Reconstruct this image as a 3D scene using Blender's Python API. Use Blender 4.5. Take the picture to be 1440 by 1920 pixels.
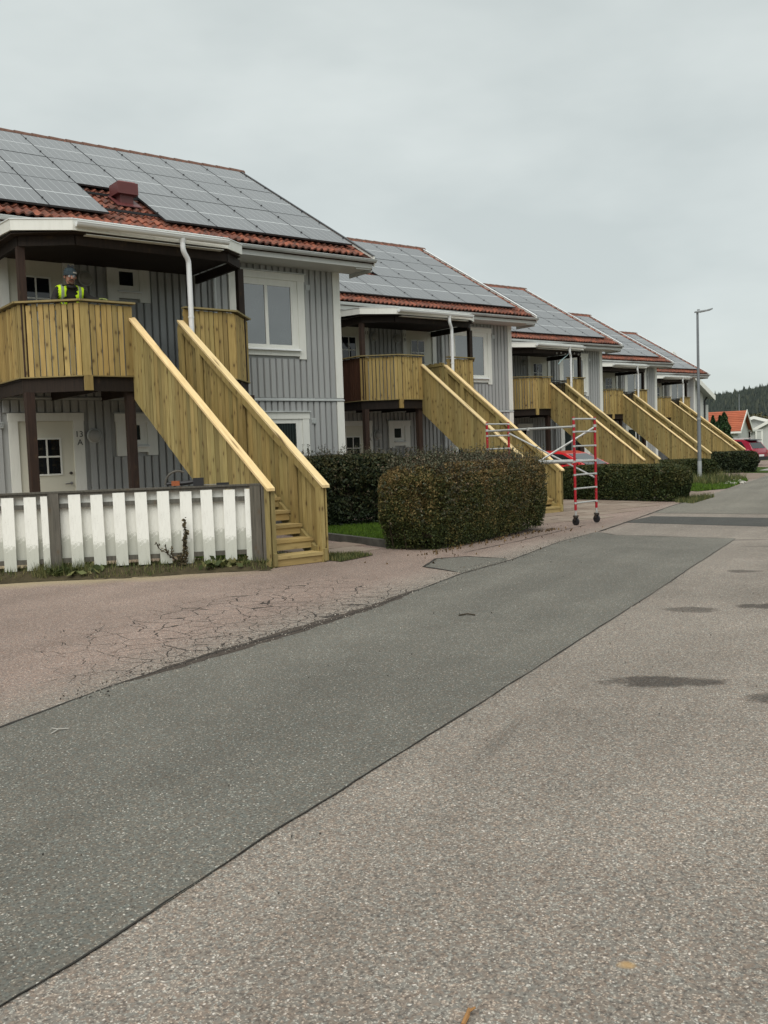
import bpy, bmesh, math, random
import numpy as np
from mathutils import Vector, Matrix
random.seed(7); RNG = np.random.default_rng(11)
S = bpy.context.scene
COL = S.collection
for o in list(bpy.data.objects): bpy.data.objects.remove(o)

# ------------------------------------------------------------------ camera
EYE = Vector((0.0, 0.0, 1.611))
YAW, PITCH, ROLL, FPX = 0.6560, -0.0650, -0.0360, 1756.6
def _basis():
    cy, sy, cp, sp = math.cos(YAW), math.sin(YAW), math.cos(PITCH), math.sin(PITCH)
    f = Vector((sy*cp, cy*cp, sp)); r = Vector((cy, -sy, 0)); u = r.cross(f)
    cr, sr = math.cos(ROLL), math.sin(ROLL)
    return cr*r + sr*u, -sr*r + cr*u, f
R_, U_, F_ = _basis()
cd = bpy.data.cameras.new('camera'); cam = bpy.data.objects.new('camera', cd); COL.objects.link(cam)
cam.matrix_world = Matrix(((R_.x, U_.x, -F_.x, EYE.x), (R_.y, U_.y, -F_.y, EYE.y), (R_.z, U_.z, -F_.z, EYE.z), (0, 0, 0, 1)))
cd.sensor_fit = 'VERTICAL'; cd.sensor_height = 24.0; cd.lens = FPX/1920*24.0
cd.clip_start = 0.05; cd.clip_end = 3000
S.camera = cam

# ------------------------------------------------------------------ sky, sun, exposure
SUN_EL, SUN_AZ = math.radians(56), math.radians(232)   # azimuth measured clockwise from +y
w = bpy.data.worlds.new('World'); S.world = w; w.use_nodes = True
nt = w.node_tree; nt.nodes.clear()
def N_(t, **k):
    n = nt.nodes.new(t)
    for a, b in k.items(): setattr(n, a, b)
    return n
out = N_('ShaderNodeOutputWorld'); mx = N_('ShaderNodeMixShader'); mx.inputs[0].default_value = 0.88
b1 = N_('ShaderNodeBackground'); b1.inputs[1].default_value = 0.05
b2 = N_('ShaderNodeBackground'); b2.inputs[1].default_value = 0.75
sk = N_('ShaderNodeTexSky', sky_type='NISHITA'); sk.sun_disc = False; sk.sun_elevation = SUN_EL; sk.sun_rotation = SUN_AZ
tc = N_('ShaderNodeTexCoord'); mp = N_('ShaderNodeMapping'); mp.inputs['Scale'].default_value = (1.5, 1.5, 3.8)
n1 = N_('ShaderNodeTexNoise'); n1.inputs['Scale'].default_value = 1.3; n1.inputs['Detail'].default_value = 5; n1.inputs['Roughness'].default_value = .52
cr_ = N_('ShaderNodeValToRGB')
cr_.color_ramp.elements[0].position = .36; cr_.color_ramp.elements[0].color = (.452, .492, .480, 1)
cr_.color_ramp.elements[1].position = .64; cr_.color_ramp.elements[1].color = (.590, .628, .608, 1)
nt.links.new(tc.outputs['Generated'], mp.inputs[0]); nt.links.new(mp.outputs[0], n1.inputs[0])
nt.links.new(n1.outputs[0], cr_.inputs[0]); nt.links.new(cr_.outputs[0], b2.inputs[0])
nt.links.new(sk.outputs[0], b1.inputs[0])
nt.links.new(b1.outputs[0], mx.inputs[1]); nt.links.new(b2.outputs[0], mx.inputs[2]); nt.links.new(mx.outputs[0], out.inputs[0])
sd = bpy.data.lights.new('sun', 'SUN'); sd.energy = 1.5; sd.angle = math.radians(60); sd.color = (1, .965, .91)
sun = bpy.data.objects.new('sun', sd); COL.objects.link(sun)
dv = Vector((math.sin(SUN_AZ)*math.cos(SUN_EL), math.cos(SUN_AZ)*math.cos(SUN_EL), math.sin(SUN_EL)))
sun.rotation_euler = dv.to_track_quat('Z', 'Y').to_euler()
vs = S.view_settings; vs.view_transform = 'Standard'; vs.look = 'None'; vs.exposure = 0.90; vs.gamma = 1.0; vs.use_curve_mapping = False
S.render.engine = 'CYCLES'

# ------------------------------------------------------------------ material helpers
class NT:
    def __init__(s, name, rough=.8, spec=.3):
        s.m = bpy.data.materials.new(name); s.m.use_nodes = True; s.t = s.m.node_tree
        s.b = s.t.nodes['Principled BSDF']; s.b.inputs['Roughness'].default_value = rough
        s.b.inputs['Specular IOR Level'].default_value = spec
    def n(s, typ, ins=None, **k):
        n = s.t.nodes.new(typ)
        for a, b in k.items(): setattr(n, a, b)
        if ins:
            for a, b in ins.items():
                if isinstance(b, bpy.types.NodeSocket): s.t.links.new(b, n.inputs[a])
                else: n.inputs[a].default_value = b
        return n
    def l(s, a, b): s.t.links.new(a, b)
    def obj(s): return s.n('ShaderNodeTexCoord').outputs['Object']
    def pos(s): return s.n('ShaderNodeNewGeometry').outputs['Position']
    def rnd(s):
        a = s.n('ShaderNodeObjectInfo').outputs['Random']; b = s.n('ShaderNodeNewGeometry').outputs['Random Per Island']
        return s.math('FRACT', s.math('ADD', a, b))
    def math(s, op, a, b=0.0, c=0.0):
        return s.n('ShaderNodeMath', {0: a, 1: b, 2: c}, operation=op).outputs[0]
    def vmul(s, v, sc): return s.n('ShaderNodeVectorMath', {0: v, 1: sc}, operation='MULTIPLY').outputs[0]
    def vadd(s, v, w): return s.n('ShaderNodeVectorMath', {0: v, 1: w}, operation='ADD').outputs[0]
    def noise(s, v, scale, det=3, rough=.5, out=0, dim='3D'):
        return s.n('ShaderNodeTexNoise', {'Vector': v, 'Scale': scale, 'Detail': det, 'Roughness': rough}, noise_dimensions=dim).outputs[out]
    def vor(s, v, scale, feat='F1', rand=1.0, out=0):
        n = s.n('ShaderNodeTexVoronoi', {'Vector': v, 'Scale': scale, 'Randomness': rand}, feature=feat); return n.outputs[out]
    def ramp(s, f, stops, interp='LINEAR'):
        n = s.n('ShaderNodeValToRGB', {0: f}); r = n.color_ramp; r.interpolation = interp
        while len(r.elements) < len(stops): r.elements.new(.5)
        for e, (p, c) in zip(r.elements, stops):
            e.position = p; e.color = (c, c, c, 1) if isinstance(c, (int, float)) else tuple(c)+(1,)
        return n.outputs[0]
    def mix(s, f, a, b, bt='MIX'):
        n = s.n('ShaderNodeMix', data_type='RGBA', blend_type=bt)
        for i, v in ((0, f), (6, a), (7, b)):
            if isinstance(v, bpy.types.NodeSocket): s.l(v, n.inputs[i])
            else: n.inputs[i].default_value = v if i == 0 else tuple(v)+(1,)
        return n.outputs[2]
    def col(s, c):
        if isinstance(c, bpy.types.NodeSocket): s.l(c, s.b.inputs['Base Color'])
        else: s.b.inputs['Base Color'].default_value = tuple(c)+(1,)
    def rough(s, c): s.l(c, s.b.inputs['Roughness'])
    def bump(s, h, st=.4, d=.01):
        s.l(s.n('ShaderNodeBump', {'Height': h, 'Strength': st, 'Distance': d}).outputs[0], s.b.inputs['Normal'])
def rgb255(r, g, b):
    f = lambda c: (c/255/12.92 if c/255 <= .04045 else ((c/255+.055)/1.055)**2.4)
    return (f(r), f(g), f(b))

def m_plain(name, c, rough=.6, spec=.4, var=.12, scale=3., metal=0., bump=0.):
    t = NT(name, rough, spec); t.b.inputs['Metallic'].default_value = metal
    nz = t.noise(t.obj(), scale, 4, .6)
    f = t.ramp(nz, [(.3, 1-var), (.7, 1+var*.5)])
    t.col(t.mix(1.0, c, f, 'MULTIPLY'))
    if bump: t.bump(t.noise(t.obj(), scale*14, 3), bump, .003)
    return t.m
def m_wood(name, c1, c2, knots=.6, axis=(11, 11, .9), var=.35, rough=.75, dark=(.10, .06, .025)):
    t = NT(name, rough, .25); r = t.rnd(); o = t.obj()
    off = t.n('ShaderNodeCombineXYZ', {0: t.math('MULTIPLY', r, 37.), 1: t.math('MULTIPLY', r, 19.), 2: t.math('MULTIPLY', r, 53.)}).outputs[0]
    v = t.vadd(t.vmul(o, axis), off)
    g = t.noise(v, 3.0, 5, .62); f = t.ramp(g, [(.3, 0.), (.7, 1.)])
    c = t.mix(f, c1, c2)
    hue = t.ramp(r, [(0., 1-var), (.5, 1.0), (1., 1+var*.6)]); c = t.mix(1., c, hue, 'MULTIPLY')
    r2 = t.math('FRACT', t.math('MULTIPLY', r, 7.31))
    c = t.mix(t.math('MULTIPLY', r2, .45), c, t.mix(1., c, (1.10, .92, .76), 'MULTIPLY'))
    big = t.noise(t.vadd(t.vmul(o, (1.5, 1.5, .7)), off), 1.2, 3); c = t.mix(t.ramp(big, [(.35, .22), (.65, 0.)]), c, t.mix(1., c, (.74, .82, .66), 'MULTIPLY'))
    if knots:
        so = t.n('ShaderNodeSeparateXYZ', {0: o}); x_, y_, z_ = so.outputs
        if name == 'pale_rail_wood': ku, kw = t.math('MULTIPLY', x_, 8.), t.math('MULTIPLY', t.math('SUBTRACT', y_, z_), 2.4)
        elif axis[2] < 5: ku, kw = t.math('MULTIPLY', t.math('ADD', x_, y_), 5.2), t.math('MULTIPLY', z_, 2.9)
        else: ku, kw = t.math('MULTIPLY', t.math('ADD', x_, y_), 2.6), t.math('MULTIPLY', z_, 7.5)
        ku, kw = t.math('ADD', ku, t.math('MULTIPLY', r, 91.)), t.math('ADD', kw, t.math('MULTIPLY', r, 57.))
        k = t.n('ShaderNodeTexVoronoi', {'Vector': t.n('ShaderNodeCombineXYZ', {0: ku, 1: kw, 2: 0.}).outputs[0], 'Scale': 1.}, feature='F1', voronoi_dimensions='2D').outputs[0]
        kk = t.ramp(k, [(.05, 1.), (.10, 0.)]); c = t.mix(t.math('MULTIPLY', kk, knots), c, dark)
        ring = t.ramp(k, [(.09, .38), (.17, .12), (.28, 0.)]); c = t.mix(t.math('MULTIPLY', ring, knots), c, dark)
    t.col(c); t.bump(g, .25, .003); return t.m

M = {}
M['pine'] = m_wood('pressure_treated_pine', (.435, .322, .130), (.305, .222, .083), var=.30, knots=.85)
M['pine_stair'] = m_wood('greenish_stair_board', (.375, .30, .132), (.24, .19, .074), knots=.75, var=.30)
M['pine_rail'] = m_wood('pale_rail_wood', (.78, .62, .36), (.62, .47, .24), axis=(9, .9, 1.6), var=.12, knots=.7)
M['pine_tread'] = m_wood('tread_wood', (.46, .355, .165), (.33, .25, .11), axis=(.9, 9, 11), var=.12, knots=.3)
M['pine_cap'] = m_wood('balcony_cap_wood', (.30, .24, .115), (.20, .17, .08), axis=(1.5, 6, 9), var=.15, knots=.3)
M['old_red'] = m_wood('old_red_board', (.085, .036, .02), (.05, .022, .013), knots=.1, var=.3)
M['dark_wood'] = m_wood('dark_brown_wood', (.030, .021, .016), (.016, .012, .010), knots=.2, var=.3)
M['post_wood'] = m_wood('red_brown_post', (.058, .035, .027), (.030, .021, .018), knots=.2, var=.25)
M['grey_wood'] = m_wood('weathered_grey_wood', (.13, .125, .11), (.065, .065, .058), knots=.3, var=.2)

def m_siding():
    t = NT('grey_painted_siding', .62, .3); r = t.rnd(); o = t.obj()
    g = t.noise(t.vmul(o, (20, 20, 1.2)), 2.5, 4, .6); f = t.ramp(g, [(.3, .93), (.7, 1.04)])
    c = t.mix(1., (.375, .382, .376), f, 'MULTIPLY'); c = t.mix(1., c, t.ramp(r, [(0, .92), (1, 1.06)]), 'MULTIPLY')
    d = t.noise(t.vmul(t.pos(), (6, 6, .7)), 1.5, 4); c = t.mix(t.ramp(d, [(.55, 0.), (.8, .3)]), c, (.25, .25, .235))
    t.col(c); t.bump(g, .2, .002); return t.m
M['siding'] = m_siding()
def m_trim(name, c, dirt=.25):
    t = NT(name, .5, .35); o = t.obj()
    g = t.noise(t.vmul(t.pos(), (9, 9, 1.5)), 2., 5, .6)
    c = t.mix(t.math('MULTIPLY', t.ramp(g, [(.5, 0.), (.78, 1.)]), dirt), c, (.42, .42, .36))
    t.col(c); t.bump(t.noise(t.vmul(o, (30, 30, 3)), 2., 3), .12, .002); return t.m
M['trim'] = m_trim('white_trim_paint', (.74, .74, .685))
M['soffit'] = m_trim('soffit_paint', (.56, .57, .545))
M['cream'] = m_trim('cream_door_paint', (.64, .62, .52), .1)
M['gutter'] = m_plain('white_gutter_metal', (.78, .80, .80), .32, .5, .08, 2.)
M['gutter_old'] = m_plain('aged_gutter_metal', (.50, .52, .51), .4, .5, .18, 3.)
M['pipe'] = m_plain('white_downpipe', (.72, .73, .73), .35, .5, .08, 2.)
def m_fence():
    t = NT('white_fence_paint', .6, .3); p = t.obj()
    c = (.84, .84, .78); g = t.noise(t.vmul(p, (12, 12, 2)), 2.5, 5, .65)
    c = t.mix(t.ramp(g, [(.5, 0.), (.75, .45)]), c, (.60, .59, .53))
    z = t.n('ShaderNodeSeparateXYZ', {0: p}).outputs[2]
    dz = t.math('ADD', t.math('MULTIPLY', t.math('SUBTRACT', z, .285), 5.), t.math('MULTIPLY', t.math('SUBTRACT', t.noise(p, 28., 4, .7), .5), 1.6))
    dm = t.ramp(dz, [(.05, 1.), (.35, .0)])        # mud splashes and moss where the boards stand in the grass
    c = t.mix(t.math('MULTIPLY', dm, .42), c, (.13, .15, .075))
    sp = t.vor(p, 26.); c = t.mix(t.ramp(sp, [(.05, .8), (.08, 0.)]), c, (.22, .19, .14))
    t.col(c); t.bump(g, .2, .003); return t.m
M['fence'] = m_fence()
def m_tile():
    t = NT('clay_tile', .75, .3); r = t.rnd(); o = t.pos()
    c = t.ramp(r, [(0., (.16, .052, .034)), (.35, (.235, .075, .044)), (.7, (.31, .098, .054)), (1., (.19, .068, .046))])
    g = t.noise(o, 7., 5, .65); c = t.mix(t.ramp(g, [(.40, 0.), (.62, .85)]), c, (.045, .028, .022))
    l = t.noise(o, 45., 3, .6); c = t.mix(t.ramp(l, [(.60, 0.), (.72, .4)]), c, (.25, .22, .16))
    t.col(c); t.bump(t.noise(o, 60., 4), .3, .004); return t.m
M['tile'] = m_tile()
M['ridge'] = m_plain('ridge_tile', (.135, .075, .055), .8, .2, .5, 6.)
def m_panel():
    t = NT('solar_glass', .16, .5); uv = t.n('ShaderNodeTexCoord').outputs['UV']; s = t.n('ShaderNodeSeparateXYZ', {0: uv})
    u, v = s.outputs[0], s.outputs[1]
    def line(x, n, wd):
        fr = t.math('FRACT', t.math('MULTIPLY', x, n)); d = t.math('MINIMUM', fr, t.math('SUBTRACT', 1., fr)); return t.math('LESS_THAN', d, wd)
    lc = line(u, 6., .030); lr = line(v, 20., .03); mid = t.math('LESS_THAN', t.math('ABSOLUTE', t.math('SUBTRACT', v, .5)), .009)
    bus = line(u, 60., .10)
    r = t.n('ShaderNodeObjectInfo').outputs['Random']
    c = t.mix(t.math('MULTIPLY', bus, .45), (.055, .055, .060), (.14, .14, .138))
    c = t.mix(t.math('MULTIPLY', lr, .30), c, (.16, .16, .17)); c = t.mix(t.math('MULTIPLY', lc, .62), c, (.40, .41, .42)); c = t.mix(t.math('MULTIPLY', mid, .85), c, (.62, .64, .64))
    d = t.noise(t.pos(), 1.1, 4, .6); c = t.mix(t.ramp(d, [(.4, .03), (.75, .12)]), c, (.25, .25, .24))
    t.col(c); t.b.inputs['IOR'].default_value = 2.15
    t.b.inputs['Coat Weight'].default_value = .35; t.b.inputs['Coat Roughness'].default_value = .35
    t.rough(t.ramp(t.math('ADD', t.math('MULTIPLY', d, .5), t.math('MULTIPLY', r, .5)), [(.2, .14), (.8, .26)]))
    t.bump(t.noise(t.vmul(uv, (1, 1.7, 1)), 2.2, 2), .05, .01)
    return t.m
M['panel'] = m_panel()
M['panel_frame'] = m_plain('dark_panel_frame', (.035, .037, .040), .45, .5, .1)
M['black'] = m_plain('black_plastic', (.018, .018, .02), .5, .4, .2)
M['underlay'] = m_plain('roof_underlay', (.05, .022, .016), .9, .1, .3)
M['vent_red'] = m_plain('oxide_red_metal', (.125, .035, .034), .42, .45, .12, 4.)
def m_glass(name, c=(.03, .036, .04), ior=1.75, curtain=None):
    t = NT(name, .03, .5); t.b.inputs['IOR'].default_value = ior
    g = t.noise(t.pos(), 1.7, 3)
    cc = t.mix(t.ramp(g, [(.4, 0.), (.7, .35)]), c, tuple(min(1, a*2.2) for a in c))
    if curtain:
        x = t.n('ShaderNodeSeparateXYZ', {0: t.obj()}).outputs[0]
        wv = t.n('ShaderNodeTexWave', {'Vector': t.vmul(t.obj(), (1, 1, .03)), 'Scale': 5., 'Distortion': 1.5}).outputs[1]
        cc = t.mix(t.ramp(wv, [(.2, .0), (.8, .7)]), cc, curtain)
    t.col(cc); t.bump(t.noise(t.pos(), .9, 2), .03, .02); return t.m
M['glass'] = m_glass('window_glass', (.045, .054, .058), 2.4)
M['glass_low'] = m_glass('low_window_glass', (.010, .014, .014), 1.5, (.035, .045, .042))
M['glass_door'] = m_glass('door_glass', (.008, .01, .012), 1.55)
M['glass_car'] = m_glass('car_glass', (.012, .015, .016), 1.6)
M['lampglass'] = m_plain('opal_lamp_glass', (.33, .33, .31), .35, .5, .15)
M['number'] = m_plain('grey_number', (.09, .09, .085), .5, .4, .1)
M['number_pale'] = m_plain('pale_number', (.30, .30, .28), .5, .4, .1)
M['steel'] = m_plain('brushed_steel', (.42, .42, .42), .35, .5, .12, 5., .8)
M['brass'] = m_plain('dark_handle_metal', (.10, .09, .08), .35, .5, .1, 5., .7)
M['concrete'] = m_plain('concrete', (.30, .29, .27), .85, .2, .3, 6., 0., .4)
M['kerb'] = m_plain('kerb_concrete', (.085, .083, .072), .9, .2, .4, 7., 0., .5)

# ------------------------------------------------------------------ mesh helpers
class MB:
    def __init__(s): s.v = []; s.f = []; s.uv = None
    def add(s, vs, fs):
        n = len(s.v); s.v += [tuple(p) for p in vs]; s.f += [tuple(i+n for i in f) for f in fs]; return s
    def box(s, x0, x1, y0, y1, z0, z1, T=None):
        if x0 > x1: x0, x1 = x1, x0
        if y0 > y1: y0, y1 = y1, y0
        if z0 > z1: z0, z1 = z1, z0
        p = [(x0, y0, z0), (x1, y0, z0), (x1, y1, z0), (x0, y1, z0), (x0, y0, z1), (x1, y0, z1), (x1, y1, z1), (x0, y1, z1)]
        if T is not None: p = [T @ Vector(q) for q in p]
        return s.add(p, [(0, 3, 2, 1), (4, 5, 6, 7), (0, 1, 5, 4), (1, 2, 6, 5), (2, 3, 7, 6), (3, 0, 4, 7)])
    def ext(s, pts, vec):           # extrude polygon by a vector
        pts = [Vector(p) for p in pts]; v = Vector(vec); n = len(pts)
        nn = Vector((0, 0, 0))
        for i in range(n): nn += pts[i].cross(pts[(i+1) % n])
        if nn.dot(v) > 0: pts = pts[::-1]
        return s.add(pts + [p+v for p in pts], [tuple(range(n)), tuple(range(2*n-1, n-1, -1))] + [(i, i+n, (i+1) % n + n, (i+1) % n) for i in range(n)])
    def beam(s, a, b, w, h, up=(0, 0, 1)):   # box between two points, w sideways, h along up
        a, b = Vector(a), Vector(b); d = (b-a); L = d.length; d.normalize(); sd = d.cross(Vector(up))
        if sd.length < 1e-4: sd = d.cross(Vector((1, 0, 0)))
        sd.normalize(); u = sd.cross(d).normalized()
        p = [a+sd*(w/2*i)+u*(h/2*j) for i, j in ((-1, -1), (1, -1), (1, 1), (-1, 1))]
        return s.ext(p, d*L)
    def tube(s, path, r, n=8, caps=True):
        path = [Vector(p) for p in path]; rr = r if isinstance(r, (list, tuple)) else [r]*len(path); base = len(s.v); prev = None
        for i, p in enumerate(path):
            d = (path[min(i+1, len(path)-1)]-path[max(i-1, 0)]).normalized()
            if prev is None: a = d.cross(Vector((0, 0, 1)) if abs(d.z) < .9 else Vector((1, 0, 0))).normalized()
            else: a = (prev - d*prev.dot(d)).normalized()
            prev = a; b = d.cross(a)
            for k in range(n):
                t = 2*math.pi*k/n; s.v.append(tuple(p+(a*math.cos(t)+b*math.sin(t))*rr[i]))
        for i in range(len(path)-1):
            for k in range(n): s.f.append((base+i*n+k, base+i*n+(k+1) % n, base+(i+1)*n+(k+1) % n, base+(i+1)*n+k))
        if caps:
            s.f.append(tuple(base+k for k in range(n-1, -1, -1))); s.f.append(tuple(base+(len(path)-1)*n+k for k in range(n)))
        return s
    def lathe(s, prof, c=(0, 0, 0), n=20, axis='z', T=None):
        base = len(s.v)
        for r, z in prof:
            for k in range(n):
                t = 2*math.pi*k/n; q = (r*math.cos(t), r*math.sin(t), z) if axis == 'z' else (r*math.cos(t), -z, r*math.sin(t))
                q = Vector(q)+Vector(c)
                s.v.append(tuple(T @ q if T is not None else q))
        for i in range(len(prof)-1):
            for k in range(n): s.f.append((base+i*n+k, base+i*n+(k+1) % n, base+(i+1)*n+(k+1) % n, base+(i+1)*n+k))
        s.f.append(tuple(base+k for k in range(n-1, -1, -1))); s.f.append(tuple(base+(len(prof)-1)*n+k for k in range(n)))
        return s
    def mesh(s, name, mats, smooth=False):
        me = bpy.data.meshes.new(name); me.from_pydata(s.v, [], s.f)
        for m in (mats if isinstance(mats, (list, tuple)) else [mats]): me.materials.append(m)
        if smooth:
            me.polygons.foreach_set('use_smooth', [True]*len(me.polygons))
            try: me.set_sharp_from_angle(angle=math.radians(40))
            except Exception: pass
        me.update(); return me
    def build(s, name, mats, parent=None, loc=(0, 0, 0), kind=None, smooth=False):
        return link(name, s.mesh(name, mats, smooth), parent, loc, kind)
def link(name, me, parent=None, loc=(0, 0, 0), kind=None, rot=None, scale=None, label=None):
    o = bpy.data.objects.new(name, me); COL.objects.link(o); o.parent = parent; o.location = loc
    if rot is not None: o.rotation_euler = rot
    if scale is not None: o.scale = scale
    if kind: o['kind'] = kind
    if label: o['label'] = label
    return o
def thing(name, label, cat, loc=(0, 0, 0), rz=0., group=None):
    o = bpy.data.objects.new(name, None); COL.objects.link(o); o.location = loc; o.rotation_euler = (0, 0, rz); o.empty_display_size = .1
    o['label'] = label; o['category'] = cat
    if group: o['group'] = group
    return o
def tag(o, label, cat, group=None, kind=None):
    o['label'] = label; o['category'] = cat
    if group: o['group'] = group
    if kind: o['kind'] = kind
    return o
def fast_mesh(name, V, F, mat, smooth=False):
    """V (n,3) float array, F (m,k) int array"""
    me = bpy.data.meshes.new(name); k = F.shape[1]
    me.vertices.add(len(V)); me.vertices.foreach_set('co', np.asarray(V, np.float32).ravel())
    me.loops.add(F.size); me.loops.foreach_set('vertex_index', F.astype(np.int32).ravel())
    me.polygons.add(len(F)); me.polygons.foreach_set('loop_start', np.arange(0, F.size, k, dtype=np.int32))
    if smooth: me.polygons.foreach_set('use_smooth', np.ones(len(F), bool))
    for m in (mat if isinstance(mat, (list, tuple)) else [mat]): me.materials.append(m)
    me.update(calc_edges=True); me.validate(); return me
def leaf_mesh(name, P, size, mat, up=0.0, elong=1.7, jit=.5):
    n = len(P); a = RNG.normal(size=(n, 3)); a[:, 2] += up; a /= np.linalg.norm(a, axis=1)[:, None]
    b = np.cross(a, RNG.normal(size=(n, 3))); b /= np.linalg.norm(b, axis=1)[:, None]
    s = (size*(1+jit*(RNG.random(n)-.5)*2))[:, None]
    V = np.stack([P-a*s*elong/2, P+b*s*.5, P+a*s*elong/2, P-b*s*.5], 1).reshape(-1, 3)
    return fast_mesh(name, V, np.arange(4*n).reshape(n, 4), mat)

# ------------------------------------------------------------------ ground
def hgt(x, y=0):
    t = min(max((16-x)/8, 0), 1); return .17*t*t*(3-2*t)
CUTS = [8+.5*i for i in range(17)]
def jitter_poly(P, step=.35, amp=.012, close=True):
    out = []
    for i in range(len(P)):
        a, b = Vector(P[i]).to_2d(), Vector(P[(i+1) % len(P)]).to_2d(); L = (b-a).length; n = max(1, min(80, int(L/step)))
        d = (b-a)/max(L, 1e-6); nn = Vector((-d.y, d.x))
        for k in range(n):
            q = a+(b-a)*k/n
            if k: q += nn*random.uniform(-amp, amp)
            out.append((q.x, q.y))
    return out
def sheet(name, poly, dz, mat, kind='structure', amp=.012):
    if amp: poly = jitter_poly(poly, amp=amp)
    bm = bmesh.new(); bm.faces.new([bm.verts.new((x, y, 0)) for x, y in poly])
    for c in CUTS:
        bmesh.ops.bisect_plane(bm, geom=bm.verts[:]+bm.edges[:]+bm.faces[:], plane_co=(c, 0, 0), plane_no=(1, 0, 0))
    bmesh.ops.triangulate(bm, faces=bm.faces[:])
    bmesh.ops.recalc_face_normals(bm, faces=bm.faces[:])
    for f in bm.faces:
        if f.normal.z < 0: f.normal_flip()
    for v in bm.verts: v.co.z = hgt(v.co.x)+dz
    me = bpy.data.meshes.new(name); bm.to_mesh(me); bm.free(); me.materials.append(mat)
    return link(name, me, kind=kind)

def m_asphalt(name, base, chip, chipf=.45, pink=None, stains=(), cracks=False, fine=1.0, sand=False):
    t = NT(name, .86, .22); p = t.pos()
    p0 = p; p = t.vadd(p, t.vmul(t.noise(p, 60., 2, .5, out=1), (.016, .016, 0)))
    cell = t.vor(p, 165.*fine, out=1); cs = t.n('ShaderNodeSeparateColor', {0: cell}).outputs[0]
    d = t.vor(p, 165.*fine); chipm = t.math('MULTIPLY', t.ramp(cs, [(1-chipf, 0.), (min(.99, 1-chipf+.22), 1.)]), t.ramp(d, [(.30, 1.), (.55, .25)]))
    cell2 = t.vor(p, 78.*fine, out=1); cs2 = t.n('ShaderNodeSeparateColor', {0: cell2}); big = t.math('MULTIPLY', t.ramp(cs2.outputs[0], [(.80, 0.), (.9, 1.)]), t.ramp(t.vor(p, 78.*fine), [(.22, 1.), (.36, 0.)]))
    c = t.mix(t.math('MULTIPLY', chipm, .8), base, chip)
    tint = t.mix(cs2.outputs[1], (1.0, .9, .8), (.95, 1.02, 1.0)); c = t.mix(1., c, tint, 'MULTIPLY')
    c = t.mix(t.math('MULTIPLY', big, .75), c, tuple(min(.7, a*1.35) for a in chip))
    p = p0; pit = t.noise(p, 75., 3, .7); c = t.mix(t.ramp(pit, [(.36, .75), (.5, 0.)]), c, tuple(a*.35 for a in base))
    l = t.noise(p, .35, 4, .55); c = t.mix(1., c, t.ramp(l, [(.3, .86), (.7, 1.12)]), 'MULTIPLY')
    l2 = t.noise(p, 2.2, 4, .6); c = t.mix(1., c, t.ramp(l2, [(.3, .92), (.7, 1.07)]), 'MULTIPLY')
    xy = t.n('ShaderNodeSeparateXYZ', {0: p}); X, Y = xy.outputs[0], xy.outputs[1]
    trk = t.noise(t.vmul(t.n('ShaderNodeVectorRotate', {'Vector': p, 'Angle': -.42}, rotation_type='Z_AXIS').outputs[0], (.10, 1.5, 1)), 1.0, 3, .5); c = t.mix(1., c, t.ramp(trk, [(.35, .90), (.65, 1.08)]), 'MULTIPLY')
    if pink:
        # pinker, older surfacing on the house side of the dark strip
        s_ = t.math('SUBTRACT', Y, t.math('ADD', t.math('MULTIPLY', X, .445), 4.75)); f = t.ramp(t.math('MULTIPLY', s_, .5), [(0., 0.), (.4, 1.)])
        c = t.mix(f, c, t.mix(1., c, pink, 'MULTIPLY'))
    if sand:
        # sandy grit washed along the foot of the fence
        s2 = t.math('SUBTRACT', Y, t.math('ADD', t.math('MULTIPLY', X, -.582), 13.25)); s2 = t.math('ADD', s2, t.math('MULTIPLY', t.noise(p, 2.5, 4), .5))
        f2 = t.math('MULTIPLY', t.ramp(s2, [(.0, 0.), (.5, 1.)]), t.ramp(t.math('MULTIPLY', X, .1), [(.45, 1.), (.62, 0.)])); c = t.mix(t.math('MULTIPLY', f2, .6), c, (.36, .30, .17))
    hgt_ = pit
    if cracks:
        # alligator cracking beside the seam of the dark strip
        e = t.math('SUBTRACT', Y, t.math('ADD', t.math('MULTIPLY', X, .42), 4.75))
        wob = t.noise(p, 2.1, 3, .5, out=1); wob2 = t.noise(p, 17., 3, .6, out=1); pv = t.vadd(t.vadd(t.vmul(p, (1, 1, 0)), t.vmul(wob, (.30, .30, 0))), t.vmul(wob2, (.035, .035, 0)))
        v1 = t.vor(pv, 4.0, 'DISTANCE_TO_EDGE'); v2 = t.vor(t.vadd(pv, (3.3, 7.1, 0)), 8.5, 'DISTANCE_TO_EDGE')
        reg = t.math('MULTIPLY', t.ramp(t.math('ADD', t.math('MULTIPLY', e, .25), t.math('MULTIPLY', t.math('LESS_THAN', e, -.12), 9.)), [(0., 1.), (.38, .7), (.62, 0.)]), t.ramp(t.math('MULTIPLY', X, .1), [(.17, .0), (.32, 1.), (.54, 1.), (.66, 0.)]))
        brk = t.noise(p, 1.7, 3); reg = t.math('MULTIPLY', reg, t.ramp(brk, [(.28, .0), (.42, 1.)]))
        thr = t.math('MULTIPLY', t.ramp(reg, [(.08, 0.), (.5, 1.)]), .017); ck = t.math('LESS_THAN', v1, thr)
        reg2 = t.math('MULTIPLY', reg, t.ramp(t.math('MULTIPLY', e, .25), [(0., 1.), (.35, 0.)])); ck2 = t.math('LESS_THAN', t.math('MULTIPLY', v2, .6), t.math('MULTIPLY', reg2, .016))
        ck = t.math('MAXIMUM', ck, ck2); c = t.mix(t.math('MULTIPLY', ck, .92), c, (.020, .016, .014)); hgt_ = t.math('SUBTRACT', hgt_, ck)
    rg = None
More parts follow.
